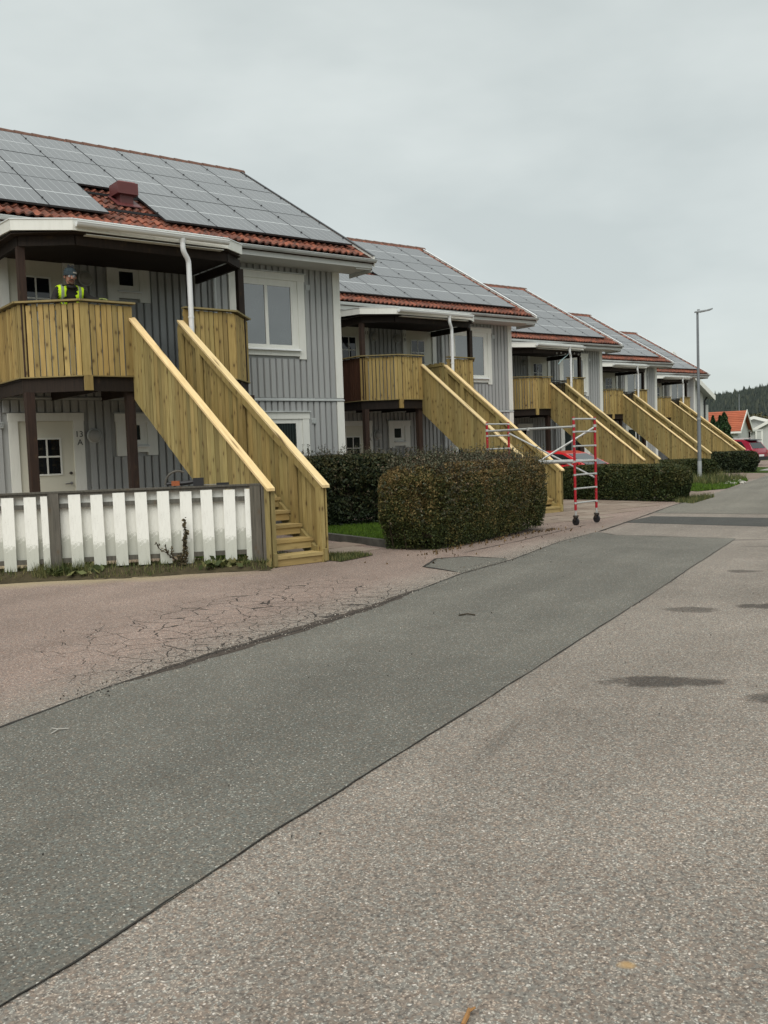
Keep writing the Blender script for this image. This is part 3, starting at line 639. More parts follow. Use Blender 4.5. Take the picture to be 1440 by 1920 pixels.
def roof(root, cfg):
    xl, xr = -HW+.0, .41; ry = RY-.0; zr_ = rz_(ry)-.02
    m = MB()
    m.ext([(xl, EY, EZ-.01), (xl, ry, zr_), (xl, 2*ry-EY, EZ-.01), (xl, 2*ry-EY, EZ-.11), (xl, ry, zr_-.12), (xl, EY, EZ-.11)], (xr-xl, 0, 0))
    rf = m.build('roof', M['underlay'], root)
    L = math.hypot(RY-EY, rz_(RY)-EZ); nr = int(L/TL)+1; nc = int((xr-xl)/TW)
    j = MB(); tm = shared('tile1', tile_single)
    for r in range(nr):
        s0 = r*TL
        if s0+TL > L+.1: continue
        for c in range(nc):
            x = xl+.0+c*TW; xc = x+TW/2
            if cfg['tiles'] and ((r < 3 and x > -8.2) or (3 <= r <= 7 and -5.5 < xc < -3.9)):
                link('roof_tile', tm, rf, (x, EY+.03+s0*CT, EZ+.02+s0*ST+random.uniform(0, .004)), rot=(0, 0, random.uniform(-.008, .008)))
            elif cfg['tiles'] and r > 8 and r < nr-2: continue
            else: tile_geo(j, x, s0, random.uniform(0, .004))
    jo = j.build('roof_tiles', M['tile'], rf, kind='stuff', smooth=True)
    rm = shared('ridge', lambda: MB().ext([(0, .13*math.cos(a), .11*math.sin(a)) for a in [math.pi*k/8 for k in range(9)]], (.40, 0, 0)).mesh('ridge_tile', M['ridge'], True))
    k = 0; x = xl
    while x < xr-.05:
        link('ridge_tile', rm, rf, (x, RY, rz_(RY)-.03), rot=(0, .035, 0)); x += .375
    # eave box, gutter and white verge
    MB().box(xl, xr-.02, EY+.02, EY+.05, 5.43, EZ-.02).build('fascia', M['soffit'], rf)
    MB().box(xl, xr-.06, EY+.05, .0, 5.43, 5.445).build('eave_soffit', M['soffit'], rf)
    g = MB(); n = 9; gy, gz, r = EY-.045, EZ-.035, .062
    for xx in (xl+.02, xr+.02):
        for k in range(n): a = math.pi+math.pi*k/(n-1); g.v.append((xx, gy+r*math.cos(a), gz+r*math.sin(a)))
    for k in range(n-1): g.f.append((k, k+1, n+k+1, n+k))
    g.f += [tuple(range(n-1, -1, -1)), tuple(range(n, 2*n))]; g.beam((xl, gy-r, gz), (xr+.02, gy-r, gz), .013, .013); g.build('gutter', M['gutter_old'], rf, smooth=True)
    v = MB()
    for ya, yb, za, zb in ((EY-.01, RY, EZ, rz_(RY)), (RY, 2*RY-EY, rz_(RY), EZ)):
        v.ext([(xr, ya, za-.17), (xr, yb, zb-.17), (xr, yb, zb+.05), (xr, ya, za+.05)], (.028, 0, 0))
    v.build('verge_board', M['trim'], rf)
    v = MB(); v.ext([(xr-.02, EY-.01, EZ+.050), (xr-.02, RY, rz_(RY)+.050), (xr-.02, RY, rz_(RY)+.064), (xr-.02, EY-.01, EZ+.064)], (.06, 0, 0)); v.build('verge_flashing', M['panel_frame'] if cfg['tiles'] else M['gutter'], rf)
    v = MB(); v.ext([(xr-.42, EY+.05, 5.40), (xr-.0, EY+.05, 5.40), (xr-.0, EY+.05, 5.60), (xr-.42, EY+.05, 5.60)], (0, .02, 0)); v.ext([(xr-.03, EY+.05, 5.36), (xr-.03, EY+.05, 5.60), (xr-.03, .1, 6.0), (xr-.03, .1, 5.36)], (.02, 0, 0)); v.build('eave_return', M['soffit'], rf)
    return rf
def panel_mesh():
    a, b, h = 1.034, 1.757, .035; mb = MB().box(0, a, 0, b, -h, 0); me = mb.mesh('solar_panel', [M['panel_frame'], M['panel']])
    bm = bmesh.new(); bm.from_mesh(me); bm.faces.ensure_lookup_table(); top = max(bm.faces, key=lambda f: f.calc_center_median().z)
    r = bmesh.ops.inset_region(bm, faces=[top], thickness=.016, depth=-.002); top.material_index = 1
    uv = bm.loops.layers.uv.new('uv')
    for f in bm.faces:
        for l in f.loops: l[uv].uv = ((l.vert.co.x-.011)/(a-.022), (l.vert.co.y-.011)/(b-.022))
    bm.to_mesh(me); bm.free(); return me
def panels(root, rf, cfg):
    me = shared('panel', panel_mesh); ang = math.atan(TT); gx, gy = .088+cfg['px'], -.475
    Wp, Hp = 1.05, 1.777; off = .165
    rails = MB()
    for r in range(3):
        for c in range(cfg.get('cols', 9)):
            if (c, r) in cfg['skip']: continue
            x = gx-(c+1)*Wp+.008; y = gy+r*Hp*CT; z = rz_(y)+off
            link('solar_panel', me, rf, (x, y, z+random.uniform(-.002, .002)), rot=(ang, 0, 0))
        for q in (.22, .78):
            y = gy+(r+q)*Hp*CT; z = rz_(y)+off-.055
            rails.box(gx-cfg.get('cols', 9)*Wp, gx+.03, y-.02, y+.02, z-.02, z+.02)
            for c in range(cfg.get('cols', 9)+1): rails.box(gx-c*Wp-.014, gx-c*Wp+.014, y-.02, y+.02, z+.03, z+.067)
    rails.build('mounting_rails', M['black'], rf)

GRP = 'grey stepped terrace houses with solar roofs'
LAB = ['nearest grey house with a worker on its balcony and number 13 by the lower door',
       'second grey house in the row with number 11 doors, behind the big brown hedge',
       'middle grey house of the row, just behind the bright red parked car',
       'fourth grey house of the row, two steps beyond the scaffold tower',
       'farthest grey house of the stepped row, just left of the street lamp top']
CFG = [dict(indiv=True, tiles=True, px=0., skip={(4, 0)}), dict(indiv=True, tiles=False, px=-.29, skip={(4, 1)}, oldside=True),
       dict(indiv=False, tiles=False, px=-.34, skip=set()), dict(indiv=False, tiles=False, px=-.42, skip=set()), dict(indiv=False, tiles=False, px=-.40, skip={(6, 0), (7, 0), (8, 0)})]
H = []
for hi in range(5):
    cfg = CFG[hi]; root = thing('terrace_house', LAB[hi], 'house', (WX+OFF[hi][0], WY+OFF[hi][1], 0), 0, GRP); H.append(root)
    b = MB(); b.ext([(0, .026, .0), (0, .026, 5.44), (0, RY, rz_(RY)-.15), (0, 2*RY-.0, 5.44), (0, 2*RY, 0)], (-HW, 0, 0)); b.build('wall', M['siding'], root)
    MB().box(-HW, .01, -.01, .03, -.1, .28).build('plinth', M['concrete'], root)
    op = [(-6.98, -5.68, 2.9, 5.31), (-6.98, -5.67, 0, 2.49), (-5.10, -4.29, 1.68, 2.48), (-2.64, -.89, 3.57, 5.31), (-2.64, -.89, 0.3, 2.49)]
    if hi == 0: op.append((-5.11, -4.29, 4.5, 5.31))
    else: op.append((-4.46, -3.18, 2.9, 5.29))
    siding(root, op, hi < 2)
    band = MB().box(-HW, .03, -.05, .02, 2.712, 2.742); band.box(-HW, .02, -.03, .02, 2.742, 2.765); band.build('storey_band', M['gutter_old'], root)
    c = MB().box(-.155, .022, -.034, .02, 2.775, 5.44); c.box(0.0, .022, .02, .15, 2.775, 5.44); c.box(-.155, .022, -.034, .02, .28, 2.70); c.box(0, .022, .02, .15, .28, 2.70); c.build('corner_board', M['trim'], root)
    door(root, -6.83, -5.90, 2.96, 5.14, -6.60, -6.14, 4.10, 4.80, -6.98, -5.69, 5.31)
    door(root, -6.82, -5.87, .22, 2.34, -6.57, -6.12, 1.42, 2.02, -6.97, -5.68, 2.48)
    wall_lamp(root, -5.50, 4.85); wall_lamp(root, -5.50, 2.07)
    if hi: door(root, -4.32, -3.32, 2.96, 5.14, -4.11, -3.64, 4.12, 4.80, -4.45, -3.18, 5.29, False); wall_lamp(root, -4.66, 4.84)
    else: window(root, -5.10, -4.29, 4.50, 5.31, -4.87, -4.60, 4.79, 5.04, None, 'glass_door')
    window(root, -5.08, -4.29, 1.69, 2.47, -4.88, -4.62, 1.98, 2.25, None, 'glass_door')
    window(root, -2.64, -.89, 3.57, 5.31, -2.40, -1.22, 3.85, 5.03, -1.80, 'glass')
    window(root, -2.64, -.89, .35, 2.49, -2.40, -1.21, .62, 2.25, -1.80, 'glass_low')
    vent(root, -.79, 5.06); vent(root, -.77, 2.29); vent(root, -7.10, 2.28)
    pm = MB().tube([(-2.86, EY-.03, 5.52), (-2.86, EY-.03, 5.46), (-2.93, -.2, 5.28), (-2.97, -.09, 5.16), (-2.98, -.08, 5.0), (-2.98, -.08, .1)], .04, 10)
    for z in (4.55, 3.3, 1.6): pm.lathe([(.048, 0), (.048, .03)], (-2.98, -.08, z), 10)
    pm.build('wall_downpipe', M['gutter_old'], root, smooth=True)
    balcony(root, cfg); stair(root, .17 if hi == 0 else 0., hi < 2)
    gt = MB()
    if hi == 1:
        for k in range(7): gt.box(-4.78+.0, -4.755, -2.16+k*.105, -2.16+k*.105+.09, 3.0, 3.93+.02*(k % 2))
        gt.box(-4.80, -4.78, -2.16, -1.45, 3.85, 3.93); gt.box(-4.80, -4.78, -2.16, -1.45, 3.1, 3.18); gt.build('gate', M['pine_stair'], root)
    elif hi > 1:
        for z in (3.08, 3.86, 3.95): gt.box(-5.58, -4.74, -2.19, -2.165, z, z+.03)
        for k in range(8): gt.box(-5.56+k*.11, -5.54+k*.11, -2.185, -2.17, 3.11, 3.86)
        gt.build('gate', M['black'], root)
    rf = roof(root, cfg); panels(root, rf, cfg)
number(H[0], '13', -5.775, 2.055, .15, 'number'); number(H[0], 'A', -5.765, 1.91, .15, 'number')
number(H[1], '11', -5.765, 4.90, .14, 'number'); number(H[1], '11', -4.385, 4.90, .13, 'number_pale'); number(H[1], 'B', -4.385, 4.765, .13, 'number_pale')
number(H[1], '11', -5.765, 2.03, .13, 'number_pale'); number(H[1], 'A', -5.765, 1.90, .13, 'number_pale')
# red metal roof vent in the gap between the panels of the nearest house
v = MB(); vx, vy = -4.47, .50; vz = rz_(vy)
v.box(vx-.13, vx+.13, vy-.12, vy+.12, vz-.1, vz+.26); vt = v.build('roof_vent', M['vent_red'], H[0])
v = MB(); v.ext([(vx-.20, vy-.20, vz+.20), (vx+.20, vy-.20, vz+.20), (vx+.20, vy+.20, vz+.20), (vx-.20, vy+.20, vz+.20)], (0, 0, .21)); v.build('vent_hood', M['vent_red'], vt)
v = MB(); v.ext([(vx-.16, vy-.16, vz+.415), (vx+.16, vy-.16, vz+.415), (vx+.16, vy+.16, vz+.415), (vx-.16, vy+.16, vz+.415)], (0, 0, .02)); v.build('vent_lid', m_plain('faded_red_metal', (.42, .17, .17), .4, .5, .2), vt)
v = MB(); v.ext([(vx-.24, vy-.26, rz_(vy-.26)+.10), (vx-.24, vy+.2, rz_(vy+.2)+.10), (vx-.24, vy+.2, rz_(vy+.2)+.115), (vx-.24, vy-.26, rz_(vy-.26)+.115)], (.48, 0, 0)); v.build('vent_flashing', M['vent_red'], vt)
# small things at the third house: blue-white cable under the canopy, row of bulbs
cb = MB().tube([(-4.5, -2.2, 5.0), (-4.7, -2.2, 4.86), (-4.95, -2.2, 4.72), (-5.15, -2.2, 4.55)], .018, 6); cb.build('hanging_cable', m_plain('pale_blue_plastic', (.45, .62, .64), .4, .4, .1), H[2])
for k in range(6): MB().lathe([(.02, 0), (.035, .03), (.02, .06)], (-5.2+k*.24, -2.19, 4.93+.02*math.sin(k*2)), 8).build('string_bulb', M['lampglass'], H[2], smooth=True)

# ------------------------------------------------------------------ fence
FD = Vector((.864, -.503, 0)); FN = Vector((.503, .864, 0)); F0 = Vector((3.3166, 12.063, .285)); FK = .915; fang = math.atan2(FD.y, FD.x)
fence = thing('picket_fence', 'white board fence with grey cap rail and weathered grey posts beside the stair foot', 'fence', tuple(F0), fang); fence.scale = (FK, FK, FK)
fs = MB().box(-.08, .08, -.012, .012, 0, 1.0).mesh('front_board', M['fence']); fb = MB().box(-.095, .095, -.012, .012, 0, .94).mesh('back_board', M['fence'])
t = -1.70+.01; k = 0
while t < 3.35:
    if abs(t-.66) > .05:
        link('front_board', fs, fence, (t, -.03, .0+random.uniform(-.012, .012)), rot=(random.uniform(-.01, .01), random.uniform(-.012, .012), 0))
    t += .2955
link('front_board', MB().box(-.045, .045, -.012, .012, 0, 1.0).mesh('front_board', M['fence']), fence, (.565, -.03, 0))
t = -1.54
while t < 3.4: link('back_board', fb, fence, (t, .055, .10), rot=(0, random.uniform(-.006, .006), 0)); t += .2955
for z in (.86, .11): MB().box(-1.8, 3.36, -.017, .043, z-.03, z+.03).build('rail', M['grey_wood'], fence)
MB().box(-1.85, 3.53, -.058, .07, 1.035, 1.06).build('cap_rail', M['grey_wood'], fence); MB().box(-1.85, 3.52, -.035, .035, 1.0, 1.034).build('rail', M['grey_wood'], fence)
for a, b in ((.62, .76), (3.33, 3.475), (3.485, 3.57)): MB().box(a, b, -.055, .055 if a > 3 else -.012, -.02, 1.033).build('post', M['grey_wood'], fence)
# tools lying on the fence top
tl = thing('power_saw', 'black and orange power tool with a curved grey guard on the fence cap rail', 'power tool', tuple(F0+FD*2.38*FK+Vector((0, 0, 1.062*FK))), fang)
orange = m_plain('orange_plastic', (.32, .09, .03), .5, .4, .3)
MB().tube([(-.16, 0, .035), (.05, 0, .04), (.22, 0, .055)], [.02, .028, .02], 8).build('body', M['black'], tl, smooth=True)
MB().box(-.1, .0, -.035, .035, .01, .07).build('motor_housing', orange, tl)
MB().box(.17, .30, -.045, .045, .0, .10).build('battery', M['black'], tl)
MB().tube([(-.18+.0, .01, .02)]+[(-.02-.16*math.cos(a), .01, .03+.165*math.sin(a)) for a in [math.pi*q/12 for q in range(1, 9)]], .013, 8).build('guard', M['grey_wood'], tl, smooth=True)
t2 = thing('hand_tool', 'thin chisel with black handle lying on the fence cap near the stair', 'chisel', tuple(F0+FD*2.90*FK+Vector((0, 0, 1.062*FK))), fang+.05)
MB().box(-.02, .14, -.014, .014, 0, .028).build('handle', M['black'], t2); MB().box(-.22, -.02, -.008, .008, .006, .014).build('blade', M['steel'], t2)

# ------------------------------------------------------------------ vegetation
def m_leaf(name, stops, sc=1.2, trans=.15, zgrad=None, rough=.65, rv=.35):
    t = NT(name, rough, .3); r = t.n('ShaderNodeNewGeometry').outputs['Random Per Island']; p = t.pos()
    g = t.noise(p, sc, 3, .6); f = t.math('ADD', t.math('MULTIPLY', g, 1.1), t.math('MULTIPLY', t.math('SUBTRACT', r, .5), .55))
    if zgrad:
        z = t.n('ShaderNodeSeparateXYZ', {0: p}).outputs[2]; f = t.math('ADD', f, t.math('MULTIPLY', t.math('SUBTRACT', z, zgrad[0]), zgrad[1]))
    c = t.ramp(f, stops); c = t.mix(1., c, t.ramp(r, [(0., 1-rv), (1., 1+rv)]), 'MULTIPLY'); t.col(c)
    return t.m
M['leaf_brown'] = m_leaf('autumn_hedge_leaf', [(.30, (.034, .048, .011)), (.52, (.066, .070, .018)), (.68, (.108, .084, .026)), (.90, (.155, .100, .038))], 1.4, zgrad=(.80, .42))
M['leaf_dark'] = m_leaf('dark_hedge_leaf', [(.3, (.012, .022, .008)), (.6, (.026, .038, .013)), (.85, (.055, .050, .018))], 2., zgrad=(.9, .25))
M['leaf_green'] = m_leaf('green_hedge_leaf', [(.3, (.020, .034, .008)), (.6, (.036, .048, .011)), (.85, (.066, .062, .018))], 2., zgrad=(.6, .2))
M['leaf_wisp'] = m_leaf('pale_twig_leaf', [(.3, (.045, .055, .028)), (.6, (.080, .085, .050)), (.85, (.115, .080, .050))], 3.)
M['grass_blade'] = m_leaf('grass_blade', [(.3, (.035, .075, .006)), (.7, (.075, .135, .010))], 3.)
M['grass_rough'] = m_leaf('rough_grass_blade', [(.3, (.045, .065, .018)), (.6, (.085, .10, .03)), (.85, (.15, .135, .055))], 3.)
M['twig'] = m_plain('hedge_twig', (.045, .035, .024), .9, .1, .3)
M['thuja'] = m_leaf('thuja_leaf', [(.3, (.012, .032, .010)), (.7, (.03, .062, .018))], 4.)

def fbm(P, sc, seed=0):
    r = np.random.default_rng(seed); out = np.zeros(len(P))
    for o in range(4):
        for _ in range(5):
            k = r.normal(size=3)*sc*(1.8**o); out += np.sin(P@k+r.random()*6.28)*(.6**o)
    return out/5
def hedge(name, label, a, b, th, H_, leaf, n, size, mat, wisps=0, grp='clipped boundary hedges', seed=1, rnd=.12):
    """hedge along the ground line a-b; leaves on an uneven shell over twiggy stems"""
    a, b = Vector((*a, 0)), Vector((*b, 0)); L = (b-a).length; ang = math.atan2(b.y-a.y, b.x-a.x); z0 = hgt((a.x+b.x)/2)
    ob = thing(name, label, 'hedge', ((a.x+b.x)/2, (a.y+b.y)/2, z0), ang, grp); r = np.random.default_rng(seed)
    areas = np.array([L*H_, L*H_, th*H_, th*H_, L*th*1.3]); pick = r.choice(5, n, p=areas/areas.sum())
    u, v = r.random(n), r.random(n); P = np.zeros((n, 3)); Nn = np.zeros((n, 3))
    x, y, z = (u-.5)*L, (u-.5)*th, .02+v*(H_-.02)
    for k, (ax, sg) in enumerate(((1, -1), (1, 1), (0, -1), (0, 1))):
        m = pick == k
        if ax == 1: P[m] = np.stack([x[m], np.full(m.sum(), sg*th/2), z[m]], 1); Nn[m, 1] = sg
        else: P[m] = np.stack([np.full(m.sum(), sg*L/2), y[m], z[m]], 1); Nn[m, 0] = sg
    m = pick == 4; P[m] = np.stack([(u[m]-.5)*L, (v[m]-.5)*th, np.full(m.sum(), H_)], 1); Nn[m, 2] = 1
    # round the box a little
    ex = np.maximum(np.abs(P[:, 0])-(L/2-rnd*2), 0); ey = np.maximum(np.abs(P[:, 1])-(th/2-rnd*1.4), 0); ez = np.maximum(P[:, 2]-(H_-rnd*1.4), 0)
    sh = np.minimum(1, (ex+ey+ez)/(rnd*3)); P[:, 2] -= sh*ez*.6; P[:, 0] -= np.sign(P[:, 0])*ex*.30*(ey > 0); P[:, 1] -= np.sign(P[:, 1])*ey*.35*((ez > 0) | (ex > 0))
    nz = fbm(P, 3.2, seed); d = nz*.13+fbm(P, 9., seed+5)*.06-r.random(n)**1.5*.19+r.random(n)**4*.16
    d[Nn[:, 2] > 0] += r.random((Nn[:, 2] > 0).sum())**5*.14
    P += Nn*d[:, None]
    qn = (np.abs(P[:, 0]/(L/2+.03))**(9 if L > 3 else 6)+np.abs(P[:, 1]/(th/2+.03))**5+np.maximum((P[:, 2]-H_*.35)/(H_*.66), 0)**6)**(1/6.5)
    P = (P-np.array([0, 0, H_*.35]))/np.maximum(qn, 1.)[:, None]+np.array([0, 0, H_*.35])
    P[:, :2] *= (.93+.07*np.clip(P[:, 2]/.5, 0, 1))[:, None]
    low = P[:, 2] < .16; keep = ~(low & (r.random(n) < .55)); P = P[keep]; P[:, 2] = np.maximum(P[:, 2], .01)
    link('leaves', leaf_mesh('leaves', P, size, M[mat]), ob, kind='stuff')
    core = MB(); nx = max(2, int(L/.22))
    for i in range(int(L*th*16)):
        px, py = r.uniform(-L/2+.12, L/2-.12), r.uniform(-th/2+.12, th/2-.12); q = [(px, py, 0)]
        for k in range(3): px += r.uniform(-.1, .1); py += r.uniform(-.1, .1); q.append((px, py, H_*(k+1)/3.3))
        core.tube(q, [.014, .011, .008, .004], 4, False)
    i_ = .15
    core.box(-L/2+i_+.05, L/2-i_-.05, -th/2+i_, th/2-i_, .22, H_-.17)  # dark solid core: branch mass with the hedge's inner shade put into its colour
    core.build('stems_and_dark_core', M['twig'], ob)
    if wisps:
        W = MB(); LP = []
        for i in range(wisps):
            px, py = r.uniform(-L/2, L/2), r.uniform(-th/2, th/2); h0 = H_-.20; px *= .93; py *= .85; hh = r.uniform(.10, .36)*(1 if r.random() < .85 else 1.35); lx, ly = r.normal(0, .05), r.normal(0, .05)
            W.tube([(px, py, h0), (px+lx*.4, py+ly*.4, h0+hh*.5), (px+lx, py+ly, h0+hh)], [.0035, .0028, .0015], 3, False)
            if i % 4 == 0:      # stray shoots on the flanks
                sx = r.choice([-1, 1]); sz = r.uniform(.35, H_-.1)
                if r.random() < .75: q0 = (r.uniform(-L/2+.2, L/2-.2), sx*(th/2-.08), sz); q1 = (q0[0]+r.normal(0, .06), q0[1]+sx*r.uniform(.12, .24), sz+r.uniform(.05, .18))
                else: q0 = (sx*(L/2-.1), r.uniform(-th/2+.15, th/2-.15), sz); q1 = (q0[0]+sx*r.uniform(.10, .22), q0[1]+r.normal(0, .05), sz+r.uniform(.05, .18))
                W.tube([q0, q1], [.003, .0015], 3, False)
                for k in range(12): f_ = r.uniform(.3, 1); LP.append(tuple(q0[j_]+(q1[j_]-q0[j_])*f_+r.normal(0, .012) for j_ in range(3)))
            for k in range(int(hh*60)):
                tt = r.random(); LP.append((px+lx*tt+r.normal(0, .014), py+ly*tt+r.normal(0, .014), h0+hh*tt))
        W.build('shoots', M['twig'], ob); link('shoot_leaves', leaf_mesh('shoot_leaves', np.array(LP), .017, M['leaf_wisp']), ob, kind='stuff')
    return ob
hedge('hedge', 'large clipped hedge turning brown at the top, in front of the scaffold tower', (8.38, 10.46), (12.92, 12.38), 1.04, 1.26, 0, 290000, .0165, 'leaf_brown', 1500, seed=2, rnd=.17)
hedge('hedge', 'dark shaggy hedge behind the small lawn, against the corner of the nearest house', (9.75, 15.55), (12.5, 15.75), .9, 1.42, 0, 42000, .036, 'leaf_dark', 420, seed=3)
hedge('hedge', 'dark hedge running back between the lawn and the second house stair', (12.35, 15.5), (12.75, 12.9), .8, 1.38, 0, 36000, .034, 'leaf_dark', 500, seed=4)
hedge('hedge', 'green clipped hedge in front of the bright red car, right of the scaffold', (21.35, 18.9), (21.45, 14.75), .95, .97, 0, 100000, .032, 'leaf_green', 60, seed=5)
hedge('hedge', 'low green hedge just behind the street lamp', (30.9, 23.3), (33.5, 21.75), 1.1, .82, 0, 55000, .042, 'leaf_green', 30, seed=6)
hedge('hedge', 'farthest dark green hedge, in front of the burgundy car', (38.3, 26.1), (40.9, 24.3), 1.0, .98, 0, 45000, .05, 'leaf_dark', 20, seed=7)

def blades(name, poly_fn, n, hmin, hmax, mat, label, cat='grass', wd=.006, bb=(0, 1, 0, 1), lean=.5, kind='stuff', dz=0.):
    r = np.random.default_rng(len(name)+n); P = np.stack([r.uniform(bb[0], bb[1], n), r.uniform(bb[2], bb[3], n)], 1)
    P = P[[poly_fn(x, y) for x, y in P]]; n = len(P); z = np.array([hgt(x)+(bankz(x, y) if 'fence' in name or 'tuft' in name else 0) for x, y in P])+dz
    hh = r.uniform(hmin, hmax, n)*(.5+r.random(n)); a = r.random(n)*6.28; dx, dy = np.cos(a), np.sin(a); ln = r.random(n)*lean*hh; a2 = r.random(n)*6.28
    b0 = np.stack([P[:, 0]-dx*wd, P[:, 1]-dy*wd, z], 1); b1 = np.stack([P[:, 0]+dx*wd, P[:, 1]+dy*wd, z], 1); tp = np.stack([P[:, 0]+np.cos(a2)*ln, P[:, 1]+np.sin(a2)*ln, z+hh], 1)
    V = np.stack([b0, b1, tp], 1).reshape(-1, 3); o = link(name, fast_mesh(name, V, np.arange(3*n).reshape(n, 3), M[mat])); o['kind'] = kind
    if label: o['label'] = label; o['category'] = cat
    return o
def inpoly(P):
    def f(x, y):
        c = False
        for i in range(len(P)):
            (x1, y1), (x2, y2) = P[i], P[i-1]
            if (y1 > y) != (y2 > y) and x < (x2-x1)*(y-y1)/(y2-y1)+x1: c = not c
        return c
    return f
LAWN = [(8.62, 11.0), (8.80, 13.2), (8.95, 16.3), (12.6, 16.3), (12.9, 12.9), (12.2, 12.2), (9.0, 10.9)]
sheet('lawn', LAWN, .010, M['lawn']); blades('lawn_grass', inpoly(LAWN), 60000, .035, .06, 'grass_blade', 'bright green mown grass on the small lawn behind the big hedge', bb=(8.6, 12.9, 10.9, 16.3), wd=.007, dz=.01)
VERGE = [(25.5, 17.1), (27.2, 17.15), (29.6, 18.25), (32.3, 19.5), (33.6, 20.4), (34.0, 21.6), (31.5, 24.2), (29.0, 22.2), (26.6, 19.8)]
sheet('grass_verge', VERGE, .010, M['lawn']); blades('verge_grass', inpoly(VERGE), 42000, .05, .10, 'grass_blade', 'green grass around the foot of the street lamp', bb=(25.4, 34.0, 17., 24.3), wd=.012, dz=.01)
blades('tall_weeds', inpoly([(28.5, 18.4), (33.0, 19.9), (33.8, 21.4), (31.6, 22.0), (29.5, 20.6)]), 5000, .16, .36, 'grass_rough', 'tall rough weeds and grass to the right of the lamp post', bb=(28, 34, 18, 22.4), wd=.016)
NEARV = [(20.6, 13.95), (23.2, 15.0), (22.6, 15.9), (20.9, 14.7)]
blades('rough_grass', inpoly(NEARV), 6000, .05, .13, 'grass_rough', 'rough grass tuft at the roadside end of the green hedge', bb=(20.5, 23.3, 13.9, 16), wd=.01)
FARV = [(39.5, 22.9), (46, 25.6), (48, 29), (42, 27), (39.6, 24.0)]
sheet('grass_verge', FARV, .010, M['lawn']); sheet('path', [(42.0, 23.9), (50, 27.2), (50.4, 28.2), (42.4, 25.0)], .014, M['concrete'])
# grass strip along the foot of the fence
def strip_fn(x, y):
    q = Vector((x, y, 0))-Vector((F0.x, F0.y, 0)); tt, nn = q.dot(FD), q.dot(FN)
    return -1.9 < tt < 3.3 and -.24+.05*math.sin(tt*3.1)+.03*math.sin(tt*9.3) < nn < .25
def bankz(x, y):
    nn = (Vector((x, y, 0))-Vector((F0.x, F0.y, 0))).dot(FN); t_ = min(max((nn+.30)/.26, 0), 1); return .105*t_*t_*(3-2*t_)
bk = MB(); TS = [-2.0+.1*k for k in range(54)]; NS = [-.34, -.27, -.2, -.13, -.06, 0, .12, .4]
for t_ in TS:
    for n_ in NS:
        q = F0+FD*t_+FN*(n_+.05*math.sin(t_*3.1)*(n_ < 0)); e_ = min(1, max(0, (3.3-t_)/.25)); bk.v.append((q.x, q.y, hgt(q.x)+bankz(q.x, q.y)*e_+random.uniform(0, .012)-.004))
for i in range(len(TS)-1):
    for j in range(len(NS)-1): bk.f.append((i*8+j, (i+1)*8+j, (i+1)*8+j+1, i*8+j+1))
bk.build('soil_bank', M['soil'], kind='structure', smooth=True)
blades('fence_grass', strip_fn, 30000, .03, .09, 'grass_rough', 'ragged grass and weeds along the foot of the white fence', bb=(1.2, 6.6, 9.9, 13.6), wd=.005, dz=.0)
blades('grass_tuft', lambda x, y: strip_fn(x, y) and ((Vector((x, y, 0))-Vector((F0.x, F0.y, 0))).dot(FD)-.70)**2 < .12, 16000, .06, .14, 'grass_rough', 'taller grass tuft in front of the grey fence post', bb=(3.0, 5.0, 10.8, 12.4), wd=.004)
GT = [(7.02, 10.1), (7.75, 10.35), (7.7, 10.75), (7.05, 11.2)]
sheet('soil_patch', GT, .006, M['soil'], amp=.03); blades('grass_patch', inpoly(GT), 5000, .03, .06, 'grass_rough', 'small triangle of grass on the right of the nearest stair foot', bb=(7, 7.9, 10, 11.3), dz=.005)
blades('grass_patch', lambda x, y: 6.0 < x < 7.0 and 10.6 < y < 14.5, 16000, .03, .06, 'grass_blade', 'grass visible beneath the nearest staircase', bb=(6, 7, 10.6, 14.5), dz=.005)
# broad weed leaves and dead stalks at the fence
r = np.random.default_rng(5); LP = []
for t_ in (.75, .95, 1.2, 2.75, 2.95, 3.2, 3.0, 2.8): 
    q = F0+FD*t_*FK-FN*.13; LP += [(q.x+r.normal(0, .07), q.y+r.normal(0, .04), .23+abs(r.normal(0, .035))+.01) for _ in range(22)]
o = link('weeds', leaf_mesh('weeds', np.array(LP), .055, M['grass_rough'], up=.4)); tag(o, 'broad leaved weeds growing at the base of the white fence', 'weeds', kind='stuff')
dp = thing('dead_plant', 'withered brown shrub stalk leaning against the white fence boards', 'plant', tuple(F0+FD*2.36*FK-FN*.11+Vector((0, 0, -.05))), fang); dm = MB(); LP = []
for pth in ([(0, 0, 0), (.03, 0, .2), (.07, .01, .42), (.05, 0, .62)], [(.04, 0, .02), (.07, 0, .18), (.055, 0, .34), (.09, 0, .47)], [(0, 0, 0), (-.08, 0, .10), (-.17, 0, .19), (-.27, 0, .26)], [(-.08, 0, .1), (-.12, 0, .2), (-.11, 0, .27)], [(-.17, 0, .19), (-.19, 0, .30)], [(-.27, 0, .26), (-.30, 0, .34)], [(.02, 0, .05), (-.04, .02, .16)]):
    dm.tube(pth, [.008, .006, .005, .003][:len(pth)], 5, False)
    for a, b in zip(pth[:-1], pth[1:]):
        if a[0] > -.02:
            for k in range(120 if b[2] > .15 else 15): f = r.random(); LP.append(tuple(a[i]+(b[i]-a[i])*f+r.normal(0, .011) for i in range(3)))
        else:
            for k in range(14): f = r.random(); LP.append(tuple(a[i]+(b[i]-a[i])*f+r.normal(0, .012) for i in range(3)))
dm.build('stalks', M['twig'], dp); link('withered_leaves', leaf_mesh('withered_leaves', np.array(LP), .018, m_leaf('dry_leaf', [(.3, (.055, .05, .028)), (.7, (.11, .085, .045))], 5.)), dp, kind='stuff')
